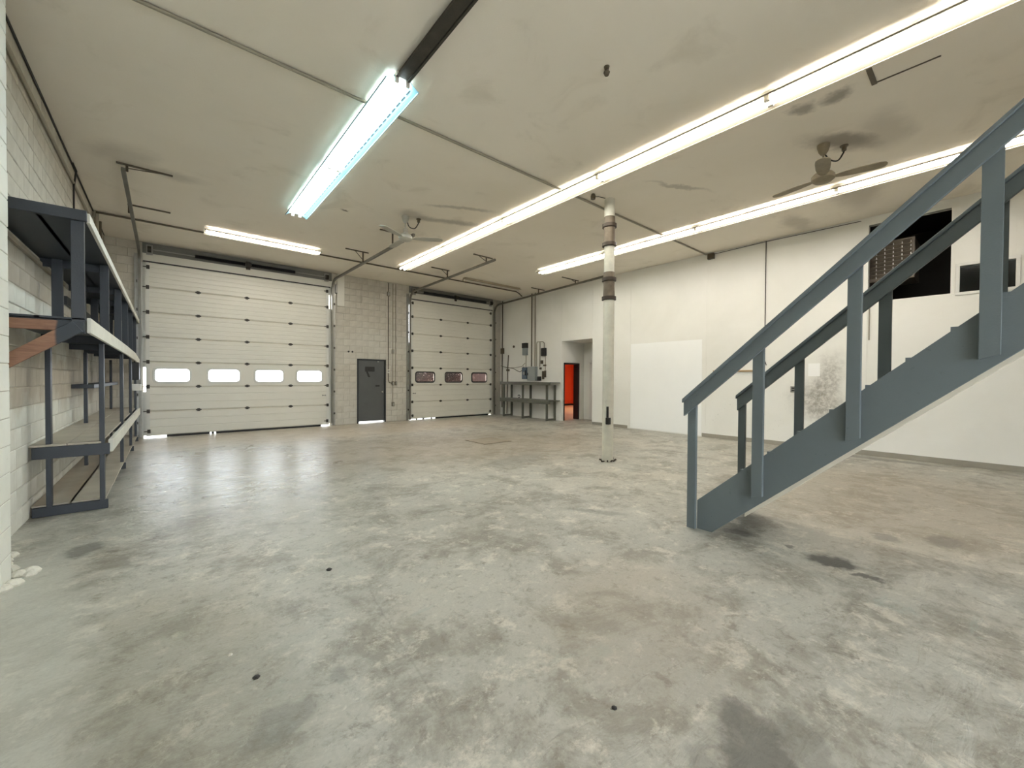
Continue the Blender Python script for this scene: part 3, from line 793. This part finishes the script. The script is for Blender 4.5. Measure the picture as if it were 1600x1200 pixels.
# ------------------------------------------------------------------ fluorescent fixtures
FL = 2.36
def fixture_meshes(key, tube_mat, body, hw, drop, slots=False):
    d = {}
    d['housing'] = MB().box(-.065, .065, 0, FL, -.055, -.001).mesh('housing', body)
    m = MB()
    m.plate((-.09, 0, -.052), (-.09, FL, -.052), (-hw, FL, -drop), (-hw, 0, -drop), .004)
    m.plate((.09, FL, -.052), (.09, 0, -.052), (hw, 0, -drop), (hw, FL, -drop), .004)
    for yy in (.02, FL / 2 - .02, FL - .06): m.box(-.095, .095, yy, yy + .04, -.058, -.05)
    m.box(-hw - .004, -hw + .004, 0, FL, -drop - .012, -drop + .004); m.box(hw - .004, hw + .004, 0, FL, -drop - .012, -drop + .004)
    d['reflector'] = m.mesh('reflector', {'cool': M['refl_cool'], 'off': body}.get(key, M['refl_warm']))
    d['tube'] = MB().tube([(0, .03, 0), (0, FL - .03, 0)], .019, 12).mesh('tube', tube_mat, True)
    d['lamp_holder'] = MB().box(-.022, .022, 0, .026, -.035, .03).mesh('lamp_holder', M['fixture'])
    if slots:
        m = MB()
        n = 17
        for s in (-1, 1):
            for k in range(n):
                y = .08 + k * (FL - .16) / n
                f0, f1 = .42, .52
                p = lambda f: Vector((s * (.064 + (hw - .064) * f), 0, -.05 - (drop - .05) * f - .003))
                a, b = p(f0), p(f1)
                m.plate((a.x, y, a.z), (a.x, y + .09, a.z), (b.x, y + .09, b.z), (b.x, y, b.z), .002)
        d['reflector_slots'] = m.mesh('reflector_slots', M['slot'])
    return d
FX = {'warm': fixture_meshes('warm', M['tube_warm'], M['fixture'], .165, .095),
      'neut': fixture_meshes('neut', M['tube_neut'], M['fixture'], .165, .095),
      'cool': fixture_meshes('cool', M['tube_cool'], M['fixture'], .185, .115, True),
      'off': fixture_meshes('off', M['tube_off'], M['fixture_dull'], .12, .07)}
def fixture(kind, label, x, y, group, rotz=0., tubes=(-.062, .062), z=H):
    fx = FX[kind]
    t = thing('fluorescent_fixture', label, 'ceiling light', (x, y, z), group)
    t.rotation_euler.z = rotz
    def add(n, loc=(0, 0, 0), kindp=None):
        o = bpy.data.objects.new(n, fx[n]); col.objects.link(o); o.parent = t; o.location = loc
        if kindp: o['kind'] = kindp
    add('housing'); add('reflector')
    if 'reflector_slots' in fx: add('reflector_slots', kindp='stuff')
    for tx in tubes:
        add('tube', (tx, 0, -.085))
        add('lamp_holder', (tx, .002, -.08)); add('lamp_holder', (tx, FL - .028, -.08))
    return t
XM, XR, XC = 5.22, 8.54, 1.93
ys = [8.74, 6.38, 4.02, 1.66, -.70]
mid_lab = ['lit strip light touching the ceiling conduit near the overhead doors, middle row', 'lit strip light of the middle row beside the small-bladed ceiling fan',
           'cool white lit strip light of the middle row, nearest the iron column', 'lit strip light of the middle row between iron column and dusty fan', 'lit strip light of the middle row beside the L-shaped ceiling scar']
kinds = ['warm', 'warm', 'neut', 'warm', 'warm']
for k in range(5): fixture(kinds[k], mid_lab[k], XM, ys[k], 'middle row of strip lights')
ysr = [6.40, 4.04, 1.68, -.68]
r_lab = ['cool lit strip light at the alcove end of the row by the white wall', 'lit strip light just behind the iron column in the row by the white wall', 'lit strip light under the dusty fan in the row by the white wall', 'lit strip light behind the upper stair rail in the row by the white wall']
for k in range(4): fixture(['neut', 'warm', 'warm', 'warm'][k], r_lab[k], XR, ysr[k], 'row of strip lights by the white wall')
fixture('cool', 'blue-white slotted fixture at the open end of its row, toward the wide door', XC, 6.46, 'blue-white slotted fixtures')
fixture('cool', 'blue-white slotted fixture joined to the dark empty channel', XC, 4.10, 'blue-white slotted fixtures')
fixture('warm', 'lit strip light along the conduit in front of the wide overhead door', .62 + FL, 11.08, 'strip lights by the overhead doors', math.pi / 2)
f4 = fixture('off', 'unlit narrow strip light in front of the narrower overhead door', 7.3 + FL, 11.0, 'strip lights by the overhead doors', math.pi / 2, (0,))
ch = thing('empty_light_channel', 'dark rusty light channel without tubes running from the blue-white fixtures', 'light channel', (XC, 1.5, H))
MB().box(XC - .05, XC + .05, -.7, 4.09, H - .06, H - .002).build('channel', M['fixture_dark'], ch)
MB().box(XC - .075, XC - .05, -.7, 4.09, H - .075, H - .06).box(XC + .05, XC + .075, -.7, 4.09, H - .075, H - .06).build('channel_lip', M['fixture_dark'], ch)

# ------------------------------------------------------------------ ceiling fans
def fan(label, x, y, zm, angs, br, m_body, m_blade, cord):
    t = thing('ceiling_fan', label, 'ceiling fan', (x, y, H))
    MB().lathe([(.03, -.14), (.055, -.10), (.075, -.03), (.075, -.001)], (x, y, H), 16).build('canopy', m_body, t, True)
    MB().tube([(x, y, H - .13), (x, y, zm + .12)], .013, 8).build('down_rod', m_body, t, True)
    MB().lathe([(.02, .20), (.045, .17), (.05, .09), (.10, .06), (.135, .02), (.135, -.03), (.10, -.06), (.03, -.075)], (x, y, zm), 20).build('motor_housing', m_body, t, True)
    for a in angs:
        a = math.radians(a)
        c, s = math.cos(a), math.sin(a)
        prof = [(.12, .03), (.2, .06), (.32, .078), (.5, .084), (br - .07, .078), (br - .02, .055), (br, .02)]
        m = MB()
        up_ = []
        for (r_, hw) in prof:
            for sg in (-1, 1):
                tilt = -sg * hw * .08
                up_.append((x + c * r_ - s * sg * hw, y + s * r_ + c * sg * hw, zm - .01 + tilt))
        nn = len(prof)
        m.v = up_ + [(p[0], p[1], p[2] - .008) for p in up_]
        for k in range(nn - 1):
            a0, b0 = 2 * k, 2 * k + 1
            m.f += [(a0, a0 + 2, b0 + 2, b0), (2 * nn + b0, 2 * nn + b0 + 2, 2 * nn + a0 + 2, 2 * nn + a0), (a0, 2 * nn + a0, 2 * nn + a0 + 2, a0 + 2), (b0 + 2, 2 * nn + b0 + 2, 2 * nn + b0, b0)]
        m.f += [(0, 1, 2 * nn + 1, 2 * nn), (2 * nn - 1, 2 * nn - 2, 4 * nn - 2, 4 * nn - 1)]
        m.build('blade', m_blade, t)
    cx, cy = cord
    MB().tube(smooth_path([(x + .04, y, H - .10), (x + (cx - x) * .3, y + (cy - y) * .3, H - .2), (x + (cx - x) * .7, y + (cy - y) * .7, H - .21), (x + (cx - x) * .97, y + (cy - y) * .97, H - .1), (cx, cy, H - .05)]), .010, 6).build('cord', M['cable'], t, True)
    MB().lathe([(.028, -.07), (.03, -.02), (.05, -.012), (.05, -.001)], (cx, cy, H), 10).build('outlet', M['conduit_dark'], t, True)
fan('cream three-blade ceiling fan near the block pier', 3.66, 7.64, 4.32, (-32, 88, 208), .74, M['fan'], M['fan'], (3.93, 7.6))
fan('dusty brown-streaked ceiling fan beside the row by the white wall', 6.92, 1.52, 4.30, (-78, 78, 192), .66, M['fan_old'], M['fan_old'], (7.16, 1.34))

# ------------------------------------------------------------------ iron column pipe
cp = thing('column_pipe', 'white painted iron pipe column with brown couplings', 'pipe', (6.12, 4.49, 0))
cx, cy = 6.12, 4.49
MB().lathe([(.104, 0), (.10, .5), (.10, 2.94)], (cx, cy, 0), 24).build('lower_pipe', M['pipe_white'], cp, True)
MB().lathe([(.092, 3.42), (.092, 3.92)], (cx, cy, 0), 24).build('middle_pipe', M['pipe_white'], cp, True)
MB().lathe([(.092, 4.42), (.092, H)], (cx, cy, 0), 24).build('upper_pipe', M['pipe_white'], cp, True)
for (a, b) in ((2.93, 3.43), (3.90, 4.43)):
    c_ = MB().lathe([(.102, a), (.104, a + .1), (.098, a + .25), (.104, b - .12), (.096, b)], (cx, cy, 0), 24).build('coupling', M['pipe_iron'], cp, True)
    for z in (a + .03, a + .37):
        MB().lathe([(.105, z - .035), (.128, z - .03), (.128, z + .03), (.105, z + .035)], (cx, cy, 0), 24).build('clamp_band', M['pipe_clamp'], c_, True)
MB().box(cx - .16, cx - .13, cy - .075, cy - .03, .98, 1.25).box(cx - .17, cx - .10, cy - .09, cy - .02, .74, .85) if False else None
hk = MB().bar((cx - .085, cy - .055, .72), (cx - .085, cy - .055, 1.0), .03, .03).box(cx - .12, cx - .05, cy - .10, cy - .04, .68, .80).build('black_hook', M['black'], cp)
m = MB()
for k in range(10):
    a = k * .63; r_ = .14 + .04 * random.random()
    m.bar((cx + math.cos(a) * .1, cy + math.sin(a) * .1, .004), (cx + math.cos(a) * r_, cy + math.sin(a) * r_, .01 + .03 * random.random()), .025, .02)
m.build('base_flange', M['pipe_clamp'], cp)
tag(MB().lathe([(.04, -.09), (.045, -.04), (.03, -.001)], (5.72, 4.55, H), 10).build('ceiling_socket', M['conduit_dark'], None, True), 'small brown ceiling socket beside the iron column', 'socket')
tag(MB().tube([(5.72, 4.55, H - .05), (5.85, 4.53, H - .015), (6.0, 4.5, H - .01)], .006, 6).build('socket_wire', M['cable'], None, True), 'thin wire from the brown ceiling socket to the iron column', 'wire')

# ------------------------------------------------------------------ staircase
SX0, SX1 = 4.05, 5.0
st = thing('staircase', 'blue-grey painted wooden staircase with handrails rising from the floor', 'staircase', (4.5, 1.9, 0))
SL = .905
ztop = lambda y: .285 + SL * (1.88 - y)
zbot = lambda y: SL * (1.735 - y)
YT = -1.20
for (x, w_) in ((SX0, .042), (SX1 - .042, .042)):
    MB().prism([(1.88, 0), (1.88, .285), (YT, ztop(YT)), (YT, zbot(YT)), (1.735, 0)], 'x', x, x + w_).build('stringer', M['stair'], st, bevel=.004)
# pale soffit strip under the stringers
for (a, b) in ((1.44, .10), (.10, YT)):
    MB().prism([(a, zbot(a) - .001), (b, zbot(b) - .001), (b, zbot(b) - .036), (a, zbot(a) - .036)], 'x', SX0 + .004, SX1 - .004).build('soffit_board', M['stair_raw'], st)
k = 0
y, z = 1.70, .458
while y > YT + .1:
    td = MB().box(SX0 + .042, SX1 - .042, y - .27, y, z - .036, z).build('tread', M['stair'], st, bevel=.006)
    MB().box(SX0 + .044, SX1 - .044, y - .262, y - .246, z, z + .163).build('riser', M['stair'], st)
    # tread nosing laps over the near stringer
    if y < 1.6: MB().box(SX0 - .002, SX0 + .05, y - .06, y, z - .03, z + .004).build('nosing_block', M['stair'], td)
    y -= .2185; z += .2
MB().box(SX0 + .044, SX1 - .044, 1.69, 1.71, .2, .40).build('riser', M['stair'], st)
MB().box(SX0 + .042, SX1 - .042, 1.66, 1.88, .2, .236).build('tread', M['stair'], st, bevel=.006)
# posts on the camera side
hrz = lambda y, o=0.: 1.29 + .905 * (1.98 - y) + o
for (y0, y1, z0) in ((1.965, 1.882, 0.0), (1.375, 1.287, None), (.715, .628, None), (.045, -.05, None), (-.62, -.71, None)):
    zb = z0 if z0 is not None else zbot(y1) + .02
    MB().prism([(y0, zb), (y1, zb + (0 if z0 is not None else .03)), (y1, hrz(y1) - .06), (y0, hrz(y0) - .06)], 'x', SX0 - .042, SX0 - .001).build('post', M['stair'], st, bevel=.003)
for (y0, y1) in ((1.86, 1.785), (1.315, 1.235), (.665, .575), (.0, -.09), (-.66, -.74)):
    MB().prism([(y0, ztop(y0) - .24), (y1, ztop(y1) - .24), (y1, hrz(y1) - .12), (y0, hrz(y0) - .12)], 'x', SX1 + .001, SX1 + .04).build('post', M['stair'], st, bevel=.003)
def rail(x, ya, side, dz):
    # broad face board with a narrow cap on top
    hr = MB().prism([(ya, hrz(ya) - .155 + dz), (ya, hrz(ya) - .012 + dz), (YT, hrz(YT) - .012 + dz), (YT, hrz(YT) - .155 + dz)], 'x', min(x, x + side * .04), max(x, x + side * .04)).build('handrail', M['stair'], st, bevel=.004)
    MB().prism([(ya + .01, hrz(ya + .01) - .012 + dz), (ya + .01, hrz(ya + .01) + .026 + dz), (YT, hrz(YT) + .026 + dz), (YT, hrz(YT) - .012 + dz)], 'x', min(x - side * .05, x + side * .06), max(x - side * .05, x + side * .06)).build('handrail_cap', M['stair'], hr, bevel=.006)
rail(SX0 - .043, 1.99, -1, 0)
rail(SX1 - .0, 1.87, 1, -.10) if False else rail(SX1 + .0, 1.86, -1, -.10)

# ------------------------------------------------------------------ long lumber shelves on the left
sh = thing('lumber_shelving', 'long slate-blue lumber shelving with worn white edges along the block wall', 'shelving', (-.8, 6.5, 0))
LB = M['lumber_blue']
rows = [6.48, 9.05, 11.1, 12.7]
for i, y in enumerate(rows):
    MB().box(-1.09, -.52, y - .02, y + .02, .001, .10).build('floor_sill', LB, sh, bevel=.004)
    MB().box(-.585, -.545, y - .045, y + .045, .10, 1.86).build('post', LB, sh, bevel=.004)
    MB().box(-.985, -.945, y - .045, y + .045, .10, 1.86).build('post', LB, sh, bevel=.004)
    MB().box(-1.08, -.50, y - .066, y - .046, .62, .745).build('shelf_bearer', LB, sh, bevel=.004)
for j, (x0, x1) in enumerate(((-1.10, -.83), (-.825, -.57))):
    MB().box(x0, x1, 6.42, 9.6, .748, .77).build('shelf_plank', M['deckwood'], sh, bevel=.003)
    MB().box(x0, x1, 9.605, 13.1, .748, .77).build('shelf_plank', M['deckwood'], sh, bevel=.003)
    MB().box(x0, x1 + .03, 6.5, 13.05, .101, .118).build('floor_plank', M['deckwood'], sh, bevel=.003)
    MB().box(x0, x1 + .04, 5.0, 9.1, 1.972, 1.99).build('shelf_plank', LB, sh, bevel=.003)
    MB().box(x0, x1 + .04, 9.105, 13.1, 1.972, 1.99).build('shelf_plank', LB, sh, bevel=.003)
    MB().box(x0, x1 + .04, 5.0, 9.1, 2.83, 2.85).build('shelf_plank', LB, sh, bevel=.003)
    MB().box(x0, x1 + .04, 9.105, 13.1, 2.83, 2.85).build('shelf_plank', LB, sh, bevel=.003)
MB().box(-.54, -.50, 6.75, 13.1, .60, .746).build('edge_board', M['fascia'], sh, bevel=.004)
MB().prism([(5.06, 1.87), (9.3, 1.855), (9.3, 2.0), (5.06, 2.0)], 'x', -.53, -.505).build('edge_board', M['fascia'], sh, bevel=.003)
MB().prism([(9.305, 1.855), (11.6, 1.83), (13.1, 1.74), (13.1, 1.90), (11.6, 1.985), (9.305, 2.0)], 'x', -.53, -.505).build('edge_board', M['fascia'], sh, bevel=.003)
MB().prism([(5.06, 2.82), (9.0, 2.79), (9.0, 2.87), (5.06, 2.90)], 'x', -.53, -.505).build('edge_board', M['fascia'], sh, bevel=.003)
MB().prism([(9.005, 2.79), (13.1, 2.76), (13.1, 2.85), (9.005, 2.87)], 'x', -.53, -.505).build('edge_board', M['fascia'], sh, bevel=.003)
for i, y in enumerate((5.02, 6.92, 8.65, 10.0, 11.25, 12.5)):
    MB().box(-.615, -.535, y - .02, y + .02, 1.86 if i == 0 else 1.99, 2.83).build('post', LB, sh, bevel=.004)
    if i: MB().box(-1.0, -.91, y - .02, y + .02, 1.99, 2.83).build('post', LB, sh, bevel=.004)
    if i: MB().box(-1.09, -.54, y + .02, y + .06, 2.74, 2.83).build('shelf_bearer', LB, sh, bevel=.004)
    MB().box(-1.09, -.54, y + .02, y + .06, 1.885, 1.972).build('shelf_bearer', LB, sh, bevel=.004)
MB().box(-1.10, -.515, 4.96, 5.0, 2.805, 2.895).build('end_board', LB, sh, bevel=.004)
MB().box(-1.10, -.54, 4.96, 5.0, 1.872, 1.955).build('end_rail', M['brown_part'], sh, bevel=.004)
MB().prism([(-.54, 1.87), (-.60, 1.955), (-1.10, 1.545), (-1.10, 1.43)], 'y', 4.918, 4.957).build('diagonal_brace', M['brown_part'], sh, bevel=.004)
MB().box(-1.10, -1.07, 5.1, 8.3, 2.735, 2.775).build('wall_ledger', M['deckwood'], sh)
MB().box(-1.10, -1.07, 8.4, 12.9, 2.5, 2.62).build('wall_ledger', LB, sh)
MB().box(-1.10, -.86, 8.9, 12.9, 1.31, 1.37).build('back_shelf', LB, sh, bevel=.004)
tag(MB().box(-.60, -.46, 11.75, 12.05, 1.42, 1.80).build('hanging_case', M['black'], None, bevel=.02), 'black case hanging under the upper lumber shelf near the wide door', 'case')
tag(MB().box(-.60, -.44, 11.8, 12.1, 1.19, 1.33).build('white_carton', M['carton'], None, bevel=.006), 'small white carton on the shelf post near the wide door', 'box')

# ------------------------------------------------------------------ shelf bench by the alcove
bn = thing('shelf_bench', 'grey-green two-tier timber bench frame under the electrical boxes', 'bench', (10.4, 11.2, 0))
BM = M['bench']
for y in (10.06, 11.33, 12.45):
    MB().box(10.13, 10.22, y - .02, y + .02, 0, 1.27).build('leg', BM, bn, bevel=.004)
    MB().box(10.53, 10.62, y - .02, y + .02, 0, 1.27).build('leg', BM, bn, bevel=.004)
    MB().box(10.22, 10.53, y - .02, y + .02, .01, .08).build('foot_rail', BM, bn, bevel=.004)
for (z0, z1) in ((1.26, 1.37), (.60, .73)):
    MB().box(10.10, 10.14, 9.86, 12.62, z0, z1).build('front_rail', BM, bn, bevel=.004)
    MB().box(10.14, 10.64, 9.86, 12.62, z1 - .03, z1 - .002).build('shelf_board', BM, bn, bevel=.003)
tag(MB().tube([(10.35, 11.75 + .06 * math.cos(a / 8 * 6.28), .812 + .055 * math.sin(a / 8 * 6.28)) for a in range(0, 8)], .014, 6).build('wire_loop', M['cable'], None, True), 'looped black cable lying on the lower bench tier', 'cable')

# ------------------------------------------------------------------ electrical gear on the right wall
X0 = R
def ebox(name, label, y0, y1, z0, z1, dp, m, extra=None):
    t = thing(name, label, 'electrical box', (R, (y0 + y1) / 2, z0))
    MB().box(X0 - dp + .012, X0 - .001, y0, y1, z0, z1).build('enclosure', m, t, bevel=.006)
    MB().box(X0 - dp, X0 - dp + .010, y0 + .008, y1 - .008, z0 + .008, z1 - .008).build('cover', extra or m, t, bevel=.004)
    return t
e = ebox('breaker_panel', 'large grey breaker panel standing over the bench', 11.04, 11.46, 1.42, 1.95, .16, M['box_grey'])
MB().box(X0 - .172, X0 - .16, 11.40, 11.43, 1.62, 1.72).build('latch', M['black'], e)
e = ebox('disconnect_switch', 'blue disconnect switch left beside the grey breaker panel', 11.53, 11.79, 1.48, 1.93, .14, M['box_blue'])
MB().bar((X0 - .155, 11.56, 1.62), (X0 - .155, 11.56, 1.82), .03, .03).build('lever', M['black'], e)
MB().tube([(X0 - .142, 11.66, 1.70), (X0 - .152, 11.66, 1.70)], .06, 16).build('dial', M['box_grey'], e, True)
e = ebox('meter_box', 'black and grey meter box above the blue disconnect switch', 11.58, 11.80, 2.40, 2.68, .12, M['box_grey'])
MB().box(X0 - .13, X0 - .001, 11.57, 11.81, 2.68, 2.88).build('black_cap', M['black'], e, bevel=.005)
MB().tube([(X0 - .06, 11.63, 2.40), (X0 - .06, 11.63, 1.93)], .014, 6).build('drop_conduit', M['conduit'], e, True)
ebox('timer_box', 'small black timer box on the white wall above the bench end', 10.57, 10.77, 2.34, 2.63, .11, M['black'])
for i, (y0, y1, z0, z1, lb) in enumerate(((10.74, 10.84, 2.05, 2.18, 'small dark switch box below the black timer box'), (10.58, 10.70, 1.96, 2.02, 'narrow dark terminal strip between timer box and bench'),
                                          (10.82, 10.9, 1.84, 1.92, 'little dark outlet just above the grey breaker panel side'), (10.58, 10.64, 1.55, 1.80, 'slim brown switch box low beside the breaker panel'), (10.68, 10.76, 1.48, 1.78, 'tall dark raceway box between the breaker panel and alcove'))):
    ebox('switch_box', lb, y0, y1, z0, z1, .06, M['conduit_dark'])
ebox('relay_box', 'small black relay box low against the side of the breaker panel', 10.84, 11.0, 1.42, 1.58, .07, M['black'])
def pipe(name, label, pts, r, m, cat='conduit', group=None, n=8):
    o = MB().tube(pts, r, n).build(name, m, None, True)
    return tag(o, label, cat, group)
pipe('wall_conduit', 'tall conduit dropping from the ceiling to the breaker panel, door side', [(X0 - .05, 11.33, H - .01), (X0 - .05, 11.33, 1.96)], .022, M['conduit_dark'])
pipe('wall_conduit', 'tall pale conduit dropping to the breaker panel, alcove side', [(X0 - .05, 11.14, H - .01), (X0 - .05, 11.14, 1.96)], .022, M['conduit'])
pipe('wall_conduit', 'conduit bending from the timer box over to the breaker panel', [(X0 - .03, 10.67, 2.64), (X0 - .03, 10.67, 2.82), (X0 - .03, 10.75, 2.88), (X0 - .03, 11.05, 2.88), (X0 - .03, 11.07, 2.8), (X0 - .03, 11.07, 1.96)], .014, M['conduit'])
pipe('wall_conduit', 'thin conduit between timer box and bench along the white wall', [(X0 - .03, 10.60, 2.33), (X0 - .03, 10.60, 1.82)], .012, M['conduit'])
pipe('wall_conduit', 'thin dark conduit from small switch box up to the bent conduit', [(X0 - .02, 10.9, 2.86), (X0 - .02, 10.9, 1.94)], .012, M['conduit_dark'])
pipe('wall_conduit', 'brown conduit in the corner between narrower door and white wall', [(X0 - .04, 13.12, H - .05), (X0 - .04, 13.12, .3)], .022, M['conduit_dark'])
pipe('wall_conduit', 'short capped riser pipe behind the bench', [(X0 - .04, 12.72, 2.45), (X0 - .04, 12.76, 1.9), (X0 - .04, 12.78, 1.2), (X0 - .04, 12.80, .05)], .02, M['conduit_dark'])
pipe('wall_cable', 'sagging grey cable between corner conduit and blue disconnect switch', [(X0 - .04, 13.2, 2.02), (X0 - .04, 12.9, 1.96), (X0 - .04, 12.4, 1.90), (X0 - .05, 12.15, 1.80), (X0 - .06, 11.98, 1.76), (X0 - .06, 11.85, 1.82), (X0 - .08, 11.74, 1.96)], .012, M['conduit_dark'], 'cable')
pipe('wall_cable', 'straight thin cable above the bench to the blue disconnect switch', [(X0 - .02, 12.9, 1.93), (X0 - .02, 12.3, 1.93), (X0 - .02, 11.9, 1.98), (X0 - .03, 11.72, 2.1)], .010, M['conduit'], 'cable')
tag(MB().box(X0 - .06, X0 - .001, 12.68, 12.84, 1.80, 1.88).build('pipe_valve', M['conduit_dark'], None, bevel=.01), 'brown valve on the short riser pipe', 'valve')
tag(MB().tube([(X0 - .001, 12.42, 2.78), (X0 - .03, 12.42, 2.78)], .05, 10).build('vent_stub', M['conduit_dark'], None, True), 'small brown vent stub on the white wall above the bench', 'vent')
tag(MB().box(X0 - .07, X0 - .001, 13.03, 13.2, 2.52, 2.75).build('junction_box', M['conduit_dark'], None, bevel=.006), 'brown junction box on the corner conduit', 'junction box')
# ceiling runs
pipe('ceiling_conduit', 'long pale conduit crossing the whole ceiling by the iron column', [(-L + .02, 4.78, H - .022), (R - .02, 4.78, H - .022)], .018, M['conduit'])
pipe('ceiling_conduit', 'dark conduit crossing the ceiling in front of the overhead doors', [(-L + .05, 11.42, H - .025), (9.9, 11.42, H - .025), (10.2, 11.6, H - .025), (R - .05, 11.9, H - .03)], .02, M['conduit_dark'])
pipe('wall_conduit', 'pale conduit running high along the block wall above the shelves', [(-L + .025, 4.66, 4.45), (-L + .025, 10.9, 4.45), (-L + .025, 11.3, 4.6), (-L + .025, 11.42, H - .03)], .02, M['conduit'])
pipe('wall_cable', 'dark cable along the top of the block wall', [(-L + .012, 4.66, H - .012), (-L + .012, 13.2, H - .012)], .012, M['cable'], 'cable')
pipe('wall_cable', 'cable hooked at the ceiling and hanging down to the lumber shelves', [(-L + .03, 9.0, H - .03), (-L + .06, 9.08, H - .12), (-L + .03, 9.1, 4.4), (-L + .03, 9.1, 2.86)], .012, M['cable'], 'cable')
pipe('wall_conduit', 'brown pipe pair member in the corner behind the lumber shelves', [(-L + .05, 11.5, H - .01), (-L + .05, 11.5, 2.86)], .035, M['conduit'])
pipe('wall_conduit', 'thin brown pipe in the corner behind the lumber shelves', [(-L + .05, 12.1, H - .01), (-L + .05, 12.1, 2.86)], .022, M['conduit_dark'])
pipe('wall_conduit', 'straight conduit beside the charcoal door with an elbow to the switch boxes', [(5.74, D - .02, H - .03), (5.74, D - .02, 1.42), (5.77, D - .02, 1.34), (5.86, D - .02, 1.31)], .014, M['conduit_dark'])
pipe('wall_conduit', 'pale conduit down the block pier to the switch boxes', [(5.90, D - .02, H - .03), (5.90, D - .02, .66)], .013, M['conduit'])
pipe('wall_conduit', 'pale conduit on the block pier next to the narrower door', [(6.0, D - .02, H - .03), (6.0, D - .02, 1.38)], .013, M['conduit'])
def pbox(name, label, x0, x1, z0, z1, m, cat='switch', dp=.05):
    t = thing(name, label, cat, ((x0 + x1) / 2, D, z0))
    MB().box(x0, x1, D - dp, D - .004, z0, z1).build('box', m, t, bevel=.004)
    MB().box(x0 + .015, x1 - .015, D - dp - .008, D - dp, z0 + .02, z1 - .02).build('cover_plate', M['galv'], t)
pbox('switch_box', 'door-side dark switch box of the pair on the block pier', 5.86, 5.94, 1.24, 1.37, M['conduit_dark'])
pbox('switch_box', 'second dark switch box of the pair on the block pier', 5.97, 6.04, 1.24, 1.37, M['conduit_dark'])
pbox('outlet_box', 'dark outlet box low on the block pier', 5.86, 5.95, .52, .66, M['conduit_dark'], 'outlet')
pbox('outlet_box', 'pale round-edged box high on the conduit by the charcoal door', 5.69, 5.79, 4.28, 4.42, M['conduit'], 'outlet')
pbox('outlet_box', 'small pale box halfway up the block pier conduit', 5.86, 5.94, 2.33, 2.47, M['conduit'], 'outlet')
pbox('outlet_box', 'small white box on the conduit next to the charcoal door head', 5.70, 5.78, 1.66, 1.78, M['fixture'], 'outlet', .04)
pbox('wall_bracket', 'grey bracket beside the head of the wide door track', 3.99, 4.06, 4.12, 4.4, M['header'], 'bracket', .06)
for i, x in enumerate((4.42, 4.54)):
    tag(MB().tube([(x, D - .006, 2.33), (x, D + .004, 2.33)], .03, 10).build('wall_plug', M['black'], None, True), 'small black plug in the block pier above the charcoal door', 'plug', 'black plugs in the pier')
# right wall bits
tag(MB().box(R - .09, R - .002, 4.56, 4.72, 4.58, 4.72).build('junction_box', M['conduit_dark'], None, bevel=.006), 'brown junction box at the end of the ceiling conduit', 'junction box')
pipe('wall_cable', 'long thin cable hanging down the white wall to the tan wood strip', [(R - .012, 3.4, H - .02), (R - .012, 3.4, 1.95), (R - .012, 3.36, 1.84)], .009, M['cable'], 'cable')
pipe('wall_cable', 'thin wire along the top of the white wall to the heater opening', [(R - .012, 4.7, H - .05), (R - .012, 3.4, H - .03), (R - .012, 1.7, H - .05)], .007, M['cable'], 'cable')
tag(MB().box(R - .05, R - .001, 3.6, 4.56, 1.69, 1.73).build('wall_ledge', M['wood_strip'], None, bevel=.004), 'tan wood strip fixed to the white wall behind the stair foot', 'ledge')
tag(MB().box(R - .005, R - .001, 2.34, 2.55, 1.58, 1.86).build('paper_notice', M['paper'], None), 'blank white paper on the sooty white wall', 'paper')
e = thing('wall_outlet', 'small grey outlet on the white wall behind the far stair rail', 'outlet', (R, 2.81, 1.22))
MB().box(R - .03, R - .001, 2.76, 2.87, 1.22, 1.36).build('plate', M['galv'], e, bevel=.004)
for z in (1.25, 1.30): MB().box(R - .034, R - .03, 2.785, 2.845, z, z + .03).build('socket', M['black'], e)
pipe('wall_cable', 'short pipe stub on the white wall below the heater opening', [(R - .02, 1.55, 3.02), (R - .02, 1.55, 2.3)], .010, M['conduit'])
tag(MB().lathe([(.022, -.09), (.034, -.06), (.02, -.04), (.03, -.001)], (3.5, 2.62, H), 10).build('ceiling_hook', M['conduit_dark'], None, True), 'lone brown hook stub on the open ceiling', 'hook')
o = MB().box(5.58, 5.92, .83, .875, H - .012, H - .001).box(5.895, 5.915, .35, .83, H - .006, H - .001).build('ceiling_strip', M['conduit_dark'], None); tag(o, 'thin L-shaped batten on the ceiling beside the middle light row', 'batten')
# hatch in the floor, chips
hx = thing('floor_hatch', 'flush rusty floor hatch in front of the narrower door', 'hatch', (5.9, 7.75, 0))
MB().box(5.45, 6.25, 7.35, 8.15, 0, .006).build('rim', M['pipe_iron'], hx)
MB().box(5.47, 6.23, 7.37, 8.13, .006, .009).build('cover', M['hatch'], hx)
for (x, y, s, m_, lb) in ((.25, 2.62, .012, 'rubble', 'tiny white chip on the bare floor'), (.33, 2.34, .016, 'black', 'tiny black flake on the bare floor'), (.95, 3.3, .02, 'black', 'black flake on the shiny floor'), (1.54, 1.08, .012, 'black', 'lone black pebble on the floor in front of the staircase')):
    tag(MB().lathe([(s, 0), (s * 1.1, s * .3), (s * .5, s * .7)], (x, y, 0), 6).build('floor_chip', M[m_]), lb, 'debris')
